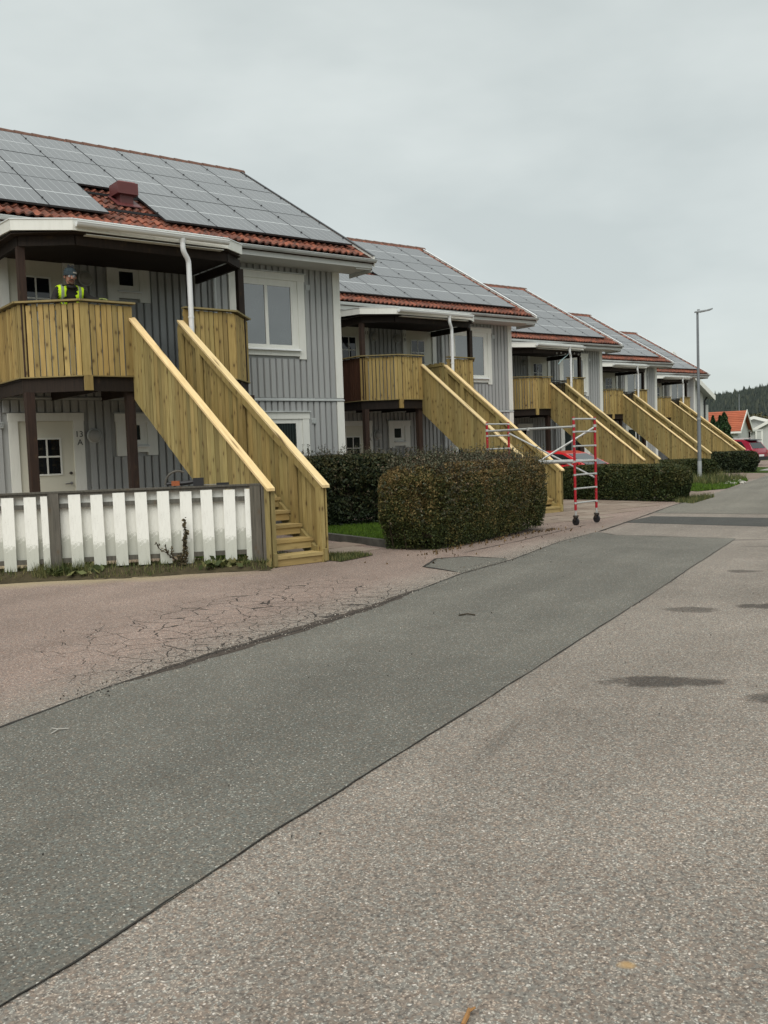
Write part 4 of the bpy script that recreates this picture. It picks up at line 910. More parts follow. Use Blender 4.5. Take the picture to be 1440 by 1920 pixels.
# kerb between lawn and path
kb = thing('kerb', 'low dark concrete kerb between the lawn and the paving', 'kerb', (8.55, 11.0, .17), math.atan2(2.0, .2))
for k in range(5): MB().box(k*.84, k*.84+.83, -.05, .05, -.05, .11).build('kerb_stone', M['kerb'], kb)
# stones among the weeds, yellow flowers behind the hedge
M['stone'] = m_plain('pale_pebble', (.42, .40, .36), .8, .2, .3)
for k in range(26):
    x, y = 30.6+random.uniform(-1.4, 1.1), 18.95+random.uniform(-.35, .35); y += (x-30.6)*.42; s = random.uniform(.05, .12)
    bm = bmesh.new(); bmesh.ops.create_icosphere(bm, subdivisions=1, radius=s)
    for v_ in bm.verts: v_.co.z *= .55; v_.co += Vector([random.uniform(-.2, .2)*s for _ in range(3)])
    me = bpy.data.meshes.new('pebble'); bm.to_mesh(me); bm.free(); me.materials.append(M['stone'])
    tag(link('pebble', me, loc=(x, y, .03)), 'pale stone lying in the grass by the road edge near the lamp', 'stone', 'pale stones at the verge')
fl = thing('flower_pot', 'pot of yellow flowers in front of the lower door of the second house', 'flower pot', (15.05, 19.0, .02)); MB().lathe([(.10, 0), (.14, .9)], n=12).build('pot', M['concrete'], fl)
LP = np.random.default_rng(3).normal(0, 1, (160, 3))*(.11, .08, .05)+(0, 0, 1.0); link('flowers', leaf_mesh('flowers', LP, .05, m_plain('yellow_petal', (.75, .55, .04), .6, .2, .2)), fl, kind='stuff')
r = np.random.default_rng(77); LP = []
for k in range(260):
    f_ = r.random(); x, y = 8.2+f_*4.9, 9.85+f_*2.05; o_ = abs(r.normal(0, .13)); LP.append((x+.39*o_+r.normal(0, .03), y-.92*o_+r.normal(0, .03), hgt(x)+.012))
for k in range(120): x = r.uniform(7., 14); LP.append((x, 9.6+(x-8)*.42+r.normal(0, .8), hgt(x)+.010))
LP = [q_ for q_ in LP if q_[1] > 8.8+(q_[0]-8)*.42-.5]
tag(link('fallen_leaves', leaf_mesh('fallen_leaves', np.array(LP), .024, m_leaf('fallen_leaf', [(.3, (.075, .045, .020)), (.7, (.14, .088, .036))], 5.), up=3.)), 'small brown fallen leaves along the foot of the big hedge', 'leaves', kind='stuff')
LP = []
for k in range(1500):
    i_ = r.integers(4, len(LEDGE)-2); f_ = r.random(); a_, b_ = LEDGE[i_], LEDGE[i_+1]; x, y = a_[0]+(b_[0]-a_[0])*f_, a_[1]+(b_[1]-a_[1])*f_; o_ = r.normal(.04, .09); LP.append((x-.4*o_, y+.9*o_, hgt(x)+.008))
for k in range(500): x, y = r.uniform(1.0, 9.0), r.uniform(1.3, 8.0); LP.append((x, y, hgt(x)+.009))
tag(link('loose_grit', leaf_mesh('loose_grit', np.array(LP), .010, m_leaf('grit', [(.3, (.06, .055, .05)), (.7, (.30, .27, .23))], 9.), up=2., elong=1.2)), 'loose grit and crumbs lying on the asphalt, thickest along the cracked seam', 'grit', kind='stuff')
# twig, leaf and scrap on the asphalt
br = m_plain('dry_twig', (.36, .19, .075), .8, .2, .3)
tg = MB().tube([(0, 0, .006), (.03, .016, .010), (.055, .036, .009)], [.006, .007, .004], 6).tube([(.045, .028, .01), (.066, .024, .014)], [.005, .003], 5); tag(tg.build('twig', br, loc=(1.49, 1.69, .17)), 'short brown twig lying on the asphalt at the bottom of the view', 'twig')
sc = MB().tube([(0, 0, .004), (.05, .03, .012), (.10, .02, .006)], .004, 4).tube([(.05, .03, .012), (.03, .08, .01)], .003, 4); tag(sc.build('straw', M['stone'], loc=(1.55, 4.98, .174)), 'pale scrap of straw on the dark asphalt at the left', 'straw')
tag(MB().tube([(0, 0, .006), (.07, -.04, .014), (.10, -.10, .006)], .006, 5).build('twig', M['twig'], loc=(5.35, 5.95, .174)), 'dark twig near the middle of the dark asphalt strip', 'twig')

# ------------------------------------------------------------------ scaffold tower
P1 = Vector((14.12, 12.20, 0)); WV = Vector((.745, .10, 0)); LV = Vector((-.14, 2.27, 0)); zg = .02
sc = thing('scaffold_tower', 'folding aluminium scaffold tower with red ladder frames on wheels behind the big hedge', 'scaffold', tuple(P1)+() if False else (P1.x, P1.y, zg))
red = NT('chipped_red_paint', .45, .4); g = red.noise(red.obj(), 38., 3, .7); red.col(red.mix(red.ramp(g, [(.64, 0.), (.68, 1.)]), (.36, .010, .018), (.45, .36, .34))); M['red'] = red.m
M['alu'] = m_plain('dull_aluminium', (.50, .50, .48), .42, .5, .2, 9., .35)
ZR = [.44, .72, .99, 1.25, 1.55, 1.83, 2.08]
for fo in (Vector((0, 0, 0)), LV):
    legs = []
    for so in (Vector((0, 0, 0)), WV):
        q = fo+so; leg = MB().tube([q+Vector((0, 0, .30)), q+Vector((0, 0, 2.12))], .0255, 10).build('leg', M['red'], sc, smooth=True)
        c = MB()
        for z in ZR: c.tube([q+Vector((0, 0, z-.019)), q+Vector((0, 0, z+.019))], .029, 10)
        c.tube([q+Vector((0, 0, 1.92)), q+Vector((0, 0, 1.97))], .034, 10); c.build('leg_collars', M['alu'], leg, smooth=True, kind='stuff')
        MB().tube([q+Vector((0, 0, .17)), q+Vector((0, 0, .34))], .021, 8).build('leg_extension', M['alu'], leg)
        cs = MB(); cs.beam(q+Vector((-.035, 0, .10)), q+Vector((-.035, 0, .19)), .05, .008, (1, 0, 0)); cs.beam(q+Vector((.035, 0, .10)), q+Vector((.035, 0, .19)), .05, .008, (1, 0, 0)); cs.tube([q+Vector((0, 0, .165)), q+Vector((0, 0, .20))], .055, 10)
        co = cs.build('caster', M['brass'], sc)
        T = Matrix.Translation(q+Vector((0, 0, .078))) @ Matrix.Rotation(math.pi/2, 4, 'Y'); MB().lathe([(.05, -.022), (.076, -.018), (.078, 0), (.076, .018), (.05, .022)], (0, 0, 0), 18, 'z', T).build('wheel', M['black'], co, smooth=True)
    for z in ZR: MB().tube([fo+Vector((0, 0, z)), fo+WV+Vector((0, 0, z))], .017, 8).build('rung', M['alu'], sc, smooth=True)
def tb(name, a, b, r, m='alu'): MB().tube([a, b], r, 8).build(name, M[m], sc, smooth=True)
Z = lambda z: Vector((0, 0, z)); tb('guard_tube', Z(1.93), LV+Z(1.93), .022); tb('hinge_beam', Z(1.25)-Vector((.03, 0, 0)), LV+Z(1.25)-Vector((.03, 0, 0)), .034); tb('hinge_beam', WV+Z(1.25), WV+LV+Z(1.25), .030)
tb('diagonal_brace', WV+LV+Z(1.88), WV+Z(.90), .019); tb('diagonal_brace', LV*.47+Z(1.18), WV+Z(1.92), .021)
MB().box(-.02, .05, -.04, .04, -.05, .05).build('hinge', M['alu'], sc, loc=tuple(LV*.5+Z(1.25)-Vector((.05, 0, 0))))
MB().tube([LV*.5+Z(1.90), LV*.5+Z(1.96)], .034, 8).build('hinge', M['alu'], sc)

# ------------------------------------------------------------------ street lamps
def street_lamp(loc, h, label, ang, s=1., arm=True):
    o = thing('street_lamp', label, 'street lamp', loc)
    MB().tube([(0, 0, 0), (0, 0, .78)], [.085*s, .080*s], 14).build('base_sleeve', m_plain('pale_post_sleeve', (.36, .38, .38), .6, .3, .2), o, smooth=True)
    MB().tube([(0, 0, .78), (0, 0, h*.37)], [.074*s, .070*s], 14).build('lower_pole', M['galv'], o, smooth=True)
    MB().tube([(0, 0, h*.37-.03), (0, 0, h*.37+.05)], .084*s, 14).build('collar', M['galv2'], o, smooth=True)
    MB().tube([(0, 0, h*.37), (0, 0, h)], [.060*s, .042*s], 14).build('upper_pole', M['galv'], o, smooth=True)
    if arm:
        T = Matrix.Translation((0, 0, h)) @ Matrix.Rotation(ang, 4, 'Z') @ Matrix.Rotation(-.12, 4, 'Y')
        hd = MB(); hd.ext([T @ Vector(p) for p in ((-.10, -.07, -.02), (.30, -.14, -.03), (.56, -.11, 0), (.60, 0, .01), (.56, .11, 0), (.30, .14, -.03), (-.10, .07, -.02))], (0, 0, .05)); ho = hd.build('lamp_head', M['galv2'], o)
        MB().ext([T @ Vector(p) for p in ((.10, -.09, -.033), (.50, -.09, -.012), (.50, .09, -.012), (.10, .09, -.033))], (0, 0, -.008)).build('lens', M['lampglass'], ho); MB().tube([T @ Vector((.05, 0, .05)), T @ Vector((.05, 0, .09))], .05, 10).build('sensor', M['galv2'], ho)
    return o
M['galv'] = m_plain('galvanised_steel', (.19, .205, .215), .5, .5, .12, 3., .2); M['galv2'] = m_plain('grey_cast_metal', (.28, .295, .30), .45, .5, .1, 3., .2)
street_lamp((32.03, 21.38, 0), 6.52, 'tall grey street lamp with a flat lamp head, right of the row of houses', YAW*-1+.0)
street_lamp((105.4, 64.7, 0), 7.0, 'thin distant lamp pole rising behind the orange roof', -.6, 1.1, False)

# ------------------------------------------------------------------ cars
def car(label, cat, loc, rz, paint, hatch=True, Lc=4.2, Wc=1.78, Hc=1.46, plate=True, roofbars=False):
    o = thing('parked_car', label, cat, loc, rz, None); hw = Wc/2       # +x is the front
    st = [(-2.10, .50, .82, .80, .74), (-2.04, .34, .95, .90, .84), (-1.75, .28, 1.00, .99, .90), (-1.2, .24, .98, 1.0, .93), (-.3, .22, .97, 1.0, .93), (.6, .22, .97, 1.0, .93), (1.1, .24, .96, 1.0, .92), (1.65, .26, .88, .98, .86), (1.98, .30, .76, .90, .76), (2.10, .40, .62, .76, .66)]
    mb = MB(); n = 10; k = Lc/4.2
    for x, zb, zt, wl, wu in st:
        pr = [(0, zb), (.80*wl, zb), (.97*wl, zb+.10), (1.0*wl, (zb+zt)/2), (.99*wl, zt-.16), (.93*wl*wu/.93, zt-.04), (wu*.80, zt), (.0, zt+.025)]
        ring = [(hw*y, z) for y, z in pr]+[(-hw*y, z) for y, z in pr[-2:0:-1]]; n = len(ring)
        for y, z in ring: mb.v.append((x*k, y, z))
    for i in range(len(st)-1):
        for j in range(n): mb.f.append((i*n+j, i*n+(j+1) % n, (i+1)*n+(j+1) % n, (i+1)*n+j))
    mb.f += [tuple(range(n-1, -1, -1)), tuple((len(st)-1)*n+j for j in range(n))]
    bo = mb.build('body', paint, o, smooth=True)
    # cabin (pillars and roof in body colour, glass panels proud of it)
    zs = .93; rt = Hc; ca = [(-2.0, zs, .88), (-1.72, rt-.20, .74), (-1.45, rt-.045, .68), (-.7, rt, .67), (.15, rt-.02, .67), (.45, rt-.10, .68), (1.22, zs, .85)] if hatch else [(-1.7, zs, .86), (-1.0, rt-.06, .70), (-.3, rt, .68), (.4, rt-.04, .68), (1.25, zs, .86)]
    cb = MB(); m_ = len(ca)
    for s in (1, -1):
        for x, z, wv in ca: cb.v.append((x*k, s*hw*wv, z))
    for i in range(m_-1): cb.f.append((i, i+1, m_+i+1, m_+i))
    base = len(cb.v)
    for s in (1, -1):
        for x, z, wv in ca: cb.v.append((x*k, s*hw*.90, zs-.03))
    for s in (0, 1):
        for i in range(m_-1):
            q = (s*m_+i, s*m_+i+1, base+s*m_+i+1, base+s*m_+i); cb.f.append(q if s else q[::-1])
    cb.build('cabin', paint, o, smooth=False)
    def glass(pts, nm, off):
        c_ = [Vector(p) for p in pts]; nn = (c_[1]-c_[0]).cross(c_[2]-c_[1]).normalized()
        if nn.dot(Vector(off)) < 0: nn = -nn
        MB().ext([p+nn*.004 for p in c_], nn*.008).build(nm, M['glass_car'], o)
    f2 = lambda a, b, t_: tuple(a[i]+(b[i]-a[i])*t_ for i in range(3))
    def ring_pts(i, s, ins=.0): x, z, wv = ca[i]; return (x*k, s*(hw*wv-ins), z)
    # windscreen, rear screen, side windows
    a, b = ring_pts(m_-1, 1, .1), ring_pts(m_-2, 1, .08); a2, b2 = ring_pts(m_-1, -1, .1), ring_pts(m_-2, -1, .08); glass([f2(a, b, .10), f2(a, b, .94), f2(a2, b2, .94), f2(a2, b2, .10)], 'windscreen', (1, 0, .5))
    a, b = ring_pts(0, 1, .1), ring_pts(1, 1, .08); a2, b2 = ring_pts(0, -1, .1), ring_pts(1, -1, .08); glass([f2(a, b, .14), f2(a, b, .96), f2(a2, b2, .96), f2(a2, b2, .14)], 'rear_window', (-1, 0, .5))
    for s in (1, -1):
        def sp(x, z): wv = .88-(z-zs)/(rt-zs)*.19; return (x*k, s*hw*(wv+.006), z)
        for q in ([(-1.62, 1.0), (-.98, 1.0), (-.98, 1.36), (-1.28, 1.33)], [(-.92, 1.0), (-.08, 1.0), (-.08, 1.38), (-.92, 1.38)], [(-.02, 1.0), (.98, 1.0), (.38, 1.33), (-.02, 1.37)]):
            glass([sp(x, z*rt/1.46 if z > 1.1 else z) for x, z in q], 'side_window', (0, s, .2))
        MB().ext([(.82*k, s*hw*.9, .98), (.70*k, s*(hw+.16), .98), (.70*k, s*(hw+.16), 1.09), (.82*k, s*hw*.9, 1.06)], (.10, 0, 0)).build('wing_mirror', paint, o)
        lm = MB().ext([(-2.085*k, s*hw*.66, .70), (-2.075*k, s*hw*.97, .74), (-2.0*k, s*hw*.99, .90), (-2.06*k, s*hw*.62, .88)], (-.035, s*.006, 0)); lm.build('tail_light', M['tail'], o)
        MB().ext([(2.08*k, s*hw*.50, .56), (2.0*k, s*hw*.90, .60), (1.96*k, s*hw*.86, .72), (2.08*k, s*hw*.5, .66)], (.03, s*.01, .01)).build('headlight', M['steel'], o)
        for x in (-1.28*k, 1.30*k):
            w_ = MB().lathe([(.20, -.10), (.31, -.10), (.325, -.06), (.325, .06), (.31, .10), (.20, .10)], (x, s*(hw-.11), .325), 22, 'y').build('wheel', M['black'], o, smooth=True)
            MB().lathe([(.20, .0), (.19, .012), (.05, .02)], (x, s*(hw-.11)-(.098 if s < 0 else -.122), .325), 18, 'y').build('rim', M['steel'], w_)
    MB().box(-2.13*k, -2.095*k, -.26, .26, .52, .63).build('number_plate', M['gutter'], o)
    MB().box(-2.15*k, -2.0*k, -hw*.75, hw*.75, .30, .50).build('bumper_insert', M['black'], o)
    if hatch: MB().ext([(-1.80*k, -hw*.70, rt-.06), (-1.40*k, -hw*.70, rt-.005), (-1.40*k, -hw*.70, rt-.03), (-1.80*k, -hw*.70, rt-.09)], (0, hw*1.4, 0)).build('roof_spoiler', M['black'], o)
    if roofbars:
        for s in (1, -1): MB().beam((-1.2*k, s*hw*.6, rt+.05), (.2*k, s*hw*.6, rt+.05), .03, .03).build('roof_rail', M['gutter'], o)
    return o
def m_paint(name, c):
    t = NT(name, .28, .5); t.b.inputs['Coat Weight'].default_value = .6; t.b.inputs['Coat Roughness'].default_value = .06
    t.col(t.mix(t.ramp(t.noise(t.obj(), 3., 4), [(.4, 0.), (.8, .12)]), c, (.15, .13, .12))); return t.m
M['tail'] = m_plain('tail_lamp_red', (.30, .01, .012), .2, .5, .1)
car('bright red parked car seen over the green hedge behind the scaffold', 'car', (22.55, 19.95, 0), math.radians(-80), m_paint('bright_red_paint', (.55, .012, .018)), Lc=4.4, Hc=1.43)
car('burgundy hatchback seen from behind at the right edge beyond the last hedge', 'car', (50.3, 31.7, 0), math.radians(92), m_paint('burgundy_paint', (.30, .008, .035)), Lc=4.3, Hc=1.54, Wc=1.84, roofbars=True)

# ------------------------------------------------------------------ person on the balcony
def mat_skin():
    t = NT('skin', .55, .35); t.col(t.mix(t.ramp(t.noise(t.obj(), 22., 3), [(.35, 0.), (.7, 1.)]), (.40, .21, .15), (.33, .15, .105))); t.b.inputs['Subsurface Weight'].default_value = .05; return t.m
def skin_chain(verts, edges, radii, sub=2, root=0):
    me = bpy.data.meshes.new('s'); me.from_pydata(verts, edges, []); ob = bpy.data.objects.new('s', me); COL.objects.link(ob)
    m1 = ob.modifiers.new('k', 'SKIN'); m1.use_smooth_shade = True
    for i, r_ in enumerate(radii): me.skin_vertices[0].data[i].radius = r_ if isinstance(r_, tuple) else (r_, r_)
    me.skin_vertices[0].data[root].use_root = True
    m2 = ob.modifiers.new('u', 'SUBSURF'); m2.levels = sub; m2.render_levels = sub
    dg = bpy.context.evaluated_depsgraph_get(); res = bpy.data.meshes.new_from_object(ob.evaluated_get(dg)); bpy.data.objects.remove(ob); return res
per = thing('person', 'person in yellow high visibility vest, dark jacket and knit hat leaning on the balcony rail', 'person', (WX-6.42, WY-1.78, 2.95), math.radians(-4))
# local frame: faces -y (towards the street); z 0 = balcony deck; rail top at 1.155, leaning forward on it
J = [(0, .10, .92), (0, .07, 1.08), (0, .02, 1.22), (0, -.03, 1.34), (.0, -.06, 1.42), (-.005, -.09, 1.475), (-.01, -.115, 1.535), (-.012, -.11, 1.61),      # 0 pelvis .. 4 neck base, 5 chin, 6 face, 7 crown
     (-.19, -.02, 1.335), (-.27, -.06, 1.19), (-.20, -.20, 1.07),               # right shoulder, elbow, wrist (arm on the rail)
     (.19, -.02, 1.335), (.30, -.08, 1.22), (.40, -.24, 1.195),                 # left shoulder, elbow, wrist
     (-.10, .12, .86), (-.11, .10, .48), (-.11, .16, .08), (-.12, .03, .05), (.10, .12, .86), (.12, .02, .50), (.12, .12, .08), (.13, -.01, .05)]
E_ = [(0, 1), (1, 2), (2, 3), (3, 4), (4, 5), (5, 6), (6, 7), (3, 8), (8, 9), (9, 10), (3, 11), (11, 12), (12, 13), (0, 14), (14, 15), (15, 16), (16, 17), (0, 18), (18, 19), (19, 20), (20, 21)]
Rd = [(.16, .12), (.16, .12), (.175, .125), (.17, .11), .062, .062, (.078, .088), (.066, .078), .07, .052, .034, .07, .052, .034, .10, .068, .05, .045, .10, .068, .05, .045]
body = skin_chain(J, E_, Rd, 2, 0)
cl = m_plain('dark_work_jacket', (.030, .028, .026), .85, .2, .3, 8., 0., .3); trs = m_plain('dark_trousers', (.022, .024, .03), .9, .1, .2); sk_ = mat_skin()
body.materials.clear()
for m_ in (cl, trs, sk_): body.materials.append(m_)
for p_ in body.polygons:
    c = p_.center; p_.material_index = 2 if (c.z > 1.435 and abs(c.x) < .12) else (1 if c.z < .93 else 0)
link('body', body, per)
# vest: open front shell following the torso, left and right front panels plus back
bm = bmesh.new(); bm.from_mesh(body)
def vestsel(c): return 1.09 < c.z < 1.42 and abs(c.x) < .195 and not (c.y < -.02 and abs(c.x) < .082) and not (c.z > 1.40 and abs(c.x) < .06)
bmesh.ops.delete(bm, geom=[f for f in bm.faces if not vestsel(f.calc_center_median())], context='FACES')
bm.normal_update()
for v_ in bm.verts: v_.co += v_.normal*.016
vm = bpy.data.meshes.new('vest'); bm.to_mesh(vm); bm.free(); vm.materials.clear()
tv = NT('high_visibility_yellow', .7, .2); xx = tv.n('ShaderNodeSeparateXYZ', {0: tv.obj()}); ax = tv.math('ABSOLUTE', xx.outputs[0]); bnd = tv.math('MULTIPLY', tv.math('GREATER_THAN', ax, .112), tv.math('LESS_THAN', ax, .158))
tv.col(tv.mix(bnd, (.60, .86, .02), (.24, .28, .20))); tv.bump(tv.noise(tv.obj(), 14., 3), .5, .02); vm.materials.append(tv.m); vo = link('vest', vm, per)
sm = vo.modifiers.new('t', 'SOLIDIFY'); sm.thickness = .008
MB().tube([(-.07, -.075, 1.385), (-.045, -.145, 1.39), (.0, -.165, 1.38), (.045, -.145, 1.39), (.07, -.075, 1.385), (.05, 0, 1.42), (-.05, 0, 1.42), (-.07, -.075, 1.385)], .026, 8).build('collar', cl, per, smooth=True)
# head details
hat = MB(); hc = Vector((-.012, -.112, 1.565)); prof = [(.093, -.005), (.096, .02), (.095, .05), (.086, .085), (.062, .112), (.03, .125), (.004, .128)]
hat.lathe([(r_, z) for r_, z in prof], hc, 20); ht = hat.build('knit_hat', m_plain('blue_grey_knit', (.055, .075, .085), .95, .1, .3, 30., 0., .5), per, smooth=True)
T = Matrix.Translation(hc) @ Matrix.Rotation(math.radians(28), 4, 'Z')
hb = MB(); 
for k in range(7):
    a = math.radians(-92+k*9); hb.box(-.006, .006, -.004, .004, .022, .045, Matrix.Translation(hc) @ Matrix.Rotation(a+math.pi/2+.35, 4, 'Z') @ Matrix.Translation((0, -.097, 0)))
hb.build('hat_pattern', M['stone'], ht)
gl = MB()      # sunglasses pushed up on the hat, spectacles on the nose
for s in (-1, 1): gl.lathe([(.024, 0), (.024, .006)], (hc.x+s*.030, hc.y-.055, hc.z+.132), 12, 'y')
gl.tube([(hc.x-.055, hc.y-.05, hc.z+.134), (hc.x+.055, hc.y-.05, hc.z+.134)], .005, 6); gl.build('sunglasses', M['black'], ht)
fc = Vector((-.012, -.206, 1.540)); sp = MB()
for s in (-1, 1): sp.tube([(fc.x+s*.032+.021*math.cos(a), fc.y+.002, fc.z+.016*math.sin(a)) for a in [2*math.pi*q/12 for q in range(13)]], .0022, 5)
sp.tube([(fc.x-.011, fc.y, fc.z), (fc.x+.011, fc.y, fc.z)], .002, 5)
for s in (-1, 1): sp.tube([(fc.x+s*.053, fc.y+.003, fc.z+.003), (fc.x+s*.078, fc.y+.09, fc.z+.004)], .002, 5)
sp.build('glasses', M['steel'], per)
MB().tube([(fc.x, fc.y+.012, fc.z+.008), (fc.x, fc.y-.008, fc.z-.018), (fc.x, fc.y-.012, fc.z-.034), (fc.x, fc.y+.008, fc.z-.042)], [.008, .011, .015, .010], 8).build('nose', sk_, per, smooth=True)
for s in (-1, 1):
    MB().lathe([(.002, -.012), (.010, -.006), (.012, 0), (.010, .006), (.002, .012)], (fc.x+s*.030, fc.y+.016, fc.z), 10).build('eye', M['gutter'], per, smooth=True); MB().lathe([(.005, 0), (.004, .002)], (fc.x+s*.030, fc.y+.004, fc.z), 8, 'y').build('pupil', M['black'], per)
    MB().tube([(fc.x+s*.078, fc.y+.085, fc.z+.018), (fc.x+s*.090, fc.y+.095, fc.z+.005), (fc.x+s*.084, fc.y+.09, fc.z-.022)], [.008, .011, .008], 7).build('ear', sk_, per, smooth=True)
hair = m_plain('grey_brown_beard', (.10, .065, .045), .95, .1, .4, 60.)
MB().tube([(fc.x-.038, fc.y+.022, fc.z-.066), (fc.x-.018, fc.y+.002, fc.z-.053), (fc.x, fc.y-.002, fc.z-.050), (fc.x+.018, fc.y+.002, fc.z-.053), (fc.x+.038, fc.y+.022, fc.z-.066)], [.006, .010, .010, .010, .006], 7).build('moustache', hair, per, smooth=True)
MB().tube([(fc.x-.018, fc.y+.008, fc.z-.070), (fc.x+.018, fc.y+.008, fc.z-.070)], .0045, 6).build('mouth', m_plain('lip', (.20, .07, .06), .5, .3, .1), per, smooth=True)
MB().tube([(fc.x-.05, fc.y+.062, fc.z-.075), (fc.x-.028, fc.y+.022, fc.z-.105), (fc.x, fc.y+.010, fc.z-.112), (fc.x+.028, fc.y+.022, fc.z-.105), (fc.x+.05, fc.y+.062, fc.z-.075)], [.008, .015, .018, .015, .008], 8).build('beard', hair, per, smooth=True)
glove = m_plain('yellow_green_glove', (.26, .30, .10), .8, .2, .45, 35.)
for s, wr in ((-1, Vector((-.20, -.20, 1.07))), (1, Vector((.40, -.24, 1.195)))):
    d = Vector((.55, -.75, 0)) if s < 0 else Vector((.35, -.9, 0)); d.normalize(); sd_ = Vector((-d.y, d.x, 0)); V = [wr-d*.02, wr+d*.045, wr+d*.085+Z(.002)]; Ed = [(0, 1), (1, 2)]; Rr_ = [.030, (.040, .024), (.042, .020)]
    for q, (o_, l_) in enumerate(((-.030, .070), (-.010, .082), (.010, .078), (.030, .062))):
        i0 = len(V); V += [V[2]+sd_*o_+d*.012, V[2]+sd_*o_*1.15+d*(l_*.55)+Z(-.004), V[2]+sd_*o_*1.2+d*(l_*.85)+Z(-.028)]; Ed += [(2, i0), (i0, i0+1), (i0+1, i0+2)]; Rr_ += [.0095, .0090, .008]
    i0 = len(V); V += [V[1]-sd_*.040*s+d*.01, V[1]-sd_*.062*s+d*.05-Z(.004)]; Ed += [(1, i0), (i0, i0+1)]; Rr_ += [.011, .009]
    g_ = skin_chain([tuple(q) for q in V], Ed, Rr_, 1, 1); g_.materials.clear(); g_.materials.append(glove); link('glove', g_, per)

# ------------------------------------------------------------------ background buildings
M['white_clad'] = m_plain('white_cladding', (.52, .53, .50), .7, .3, .08, 1.); M['bgroof'] = m_plain('grey_metal_roof', (.42, .43, .43), .6, .3, .1, 1.)
def m_orange():
    t = NT('orange_roof_tiles', .8, .2); o = t.obj(); r = t.rnd(); g = t.noise(o, 1.2, 4); c = t.mix(t.ramp(g, [(.4, 0.), (.7, 1.)]), (.36, .105, .055), (.29, .085, .048)); c = t.mix(1., c, t.ramp(r, [(0., .9), (1., 1.1)]), 'MULTIPLY'); t.col(c); return t.m
M['orange'] = m_orange()
def gable_house(name, label, loc, rz, Lx, Wd, eave, slope, wallm, roofm, oh=.4, courses=True, wins=()):
    """ridge along local x; local -y is the front slope"""
    o = thing(name, label, 'house', loc, rz, 'white walled houses beyond the row'); t_ = math.tan(slope); rh = eave+(Wd/2)*t_
    MB().ext([(-Lx/2, -Wd/2, 0), (-Lx/2, -Wd/2, eave), (-Lx/2, 0, rh), (-Lx/2, Wd/2, eave), (-Lx/2, Wd/2, 0)], (Lx, 0, 0)).build('wall', M[wallm], o)
    z = lambda y: rh-abs(y)*t_
    y0 = Wd/2+oh; rf = MB(); rf.ext([(-Lx/2-oh, -y0, z(y0)+.02), (-Lx/2-oh, 0, rh+.02), (-Lx/2-oh, y0, z(y0)+.02), (-Lx/2-oh, y0, z(y0)+.16), (-Lx/2-oh, 0, rh+.16), (-Lx/2-oh, -y0, z(y0)+.16)], (Lx+2*oh, 0, 0)); r0 = rf.build('roof', M[roofm], o)
    if courses:
        n = int(y0/math.cos(slope)/.36)
        c = MB()
        for k in range(n):
            yy = -y0+k*(y0/n); c.ext([(-Lx/2-oh, yy, z(yy)+.165), (-Lx/2-oh, yy+y0/n, z(yy+y0/n)+.165), (-Lx/2-oh, yy, z(yy)+.235)], (Lx+2*oh, 0, 0))
        c.build('tile_courses', M[roofm], r0, kind='stuff')
    for s in (1, -1):
        v_ = MB(); x = s*(Lx/2+oh)
        for sy in (-1, 1): v_.ext([(x, sy*y0, z(y0)-.10), (x, 0, rh-.10), (x, 0, rh+.27), (x, sy*y0, z(y0)+.27)], (s*.05, 0, 0))
        v_.build('verge_board', M['trim'], r0)
    MB().box(-Lx/2-oh, Lx/2+oh, -y0-.05, -y0-.01, z(y0)-.06, z(y0)+.14).build('fascia', M['trim'], r0)
    for (face, a, b, c_, d_) in wins:
        if face == 'f': w_ = MB().box(a-.1, b+.1, -Wd/2-.05, -Wd/2, c_-.1, d_+.1).build('window_frame', M['trim'], o); MB().box(a, b, -Wd/2-.07, -Wd/2-.03, c_, d_).build('pane', M['glass_door'], w_)
        else: w_ = MB().box(Lx/2, Lx/2+.05, a-.1, b+.1, c_-.1, d_+.1).build('window_frame', M['trim'], o); MB().box(Lx/2+.03, Lx/2+.07, a, b, c_, d_).build('pane', M['glass_door'], w_)
    return o
# white gable end just past the last house: eave corner near (71.5,46.5)
cen = Vector((62.0-4.5, 41.0+5.0, 0))
gh = gable_house('gable_house', 'white gable end of a taller house showing past the last grey house', (cen.x, cen.y, 0), -math.pi/2, 10.0, 9.0, 4.95, math.radians(31), 'white_clad', 'bgroof', .6, False)
MB().box(3.6, 4.9, 4.52, 5.3, 2.9, 4.2).build('balcony_box', M['white_clad'], gh); MB().tube([(5.05, 4.9, 4.75), (5.05, 4.62, 4.5), (5.05, 4.56, .1)], .06, 8).build('downpipe', M['black'], gh)
MB().box(1.0, 5.4, -.4, .4, 7.75, 7.8).build('ridge_cap', M['panel_frame'], gh)
# orange tiled bungalow and white houses to its right
rv = Vector((R_.x, R_.y, 0)).normalized(); fv = Vector((F_.x, F_.y, 0)).normalized(); base_ang = math.atan2(rv.y, rv.x)
def at(px, D): return EYE.xy.to_3d()*0+rv*((px-720)/FPX*D)+fv*D*1.0
q = at(1346, 103); gable_house('bungalow', 'white bungalow with bright orange tiled roof beside the dark conifers', (q.x, q.y, 0), base_ang-.55, 5.6, 6.0, 2.45, math.radians(33), 'white_clad', 'orange', .4, True, (('f', -2, -1.3, .9, 2.0),))
q = at(1420, 118); gable_house('bungalow', 'white house with low grey roof behind the open carport', (q.x, q.y, 0), base_ang+1.15, 9.0, 9.5, 2.5, math.radians(17), 'white_clad', 'bgroof', .5, False)
q = at(1462, 112); gable_house('bungalow', 'white gabled bungalow at the right edge of the view behind the burgundy car', (q.x, q.y, 0), base_ang+1.10, 8.0, 5.4, 2.25, math.radians(28), 'white_clad', 'bgroof', .35, False, (('e', 0, .9, .9, 1.9),))
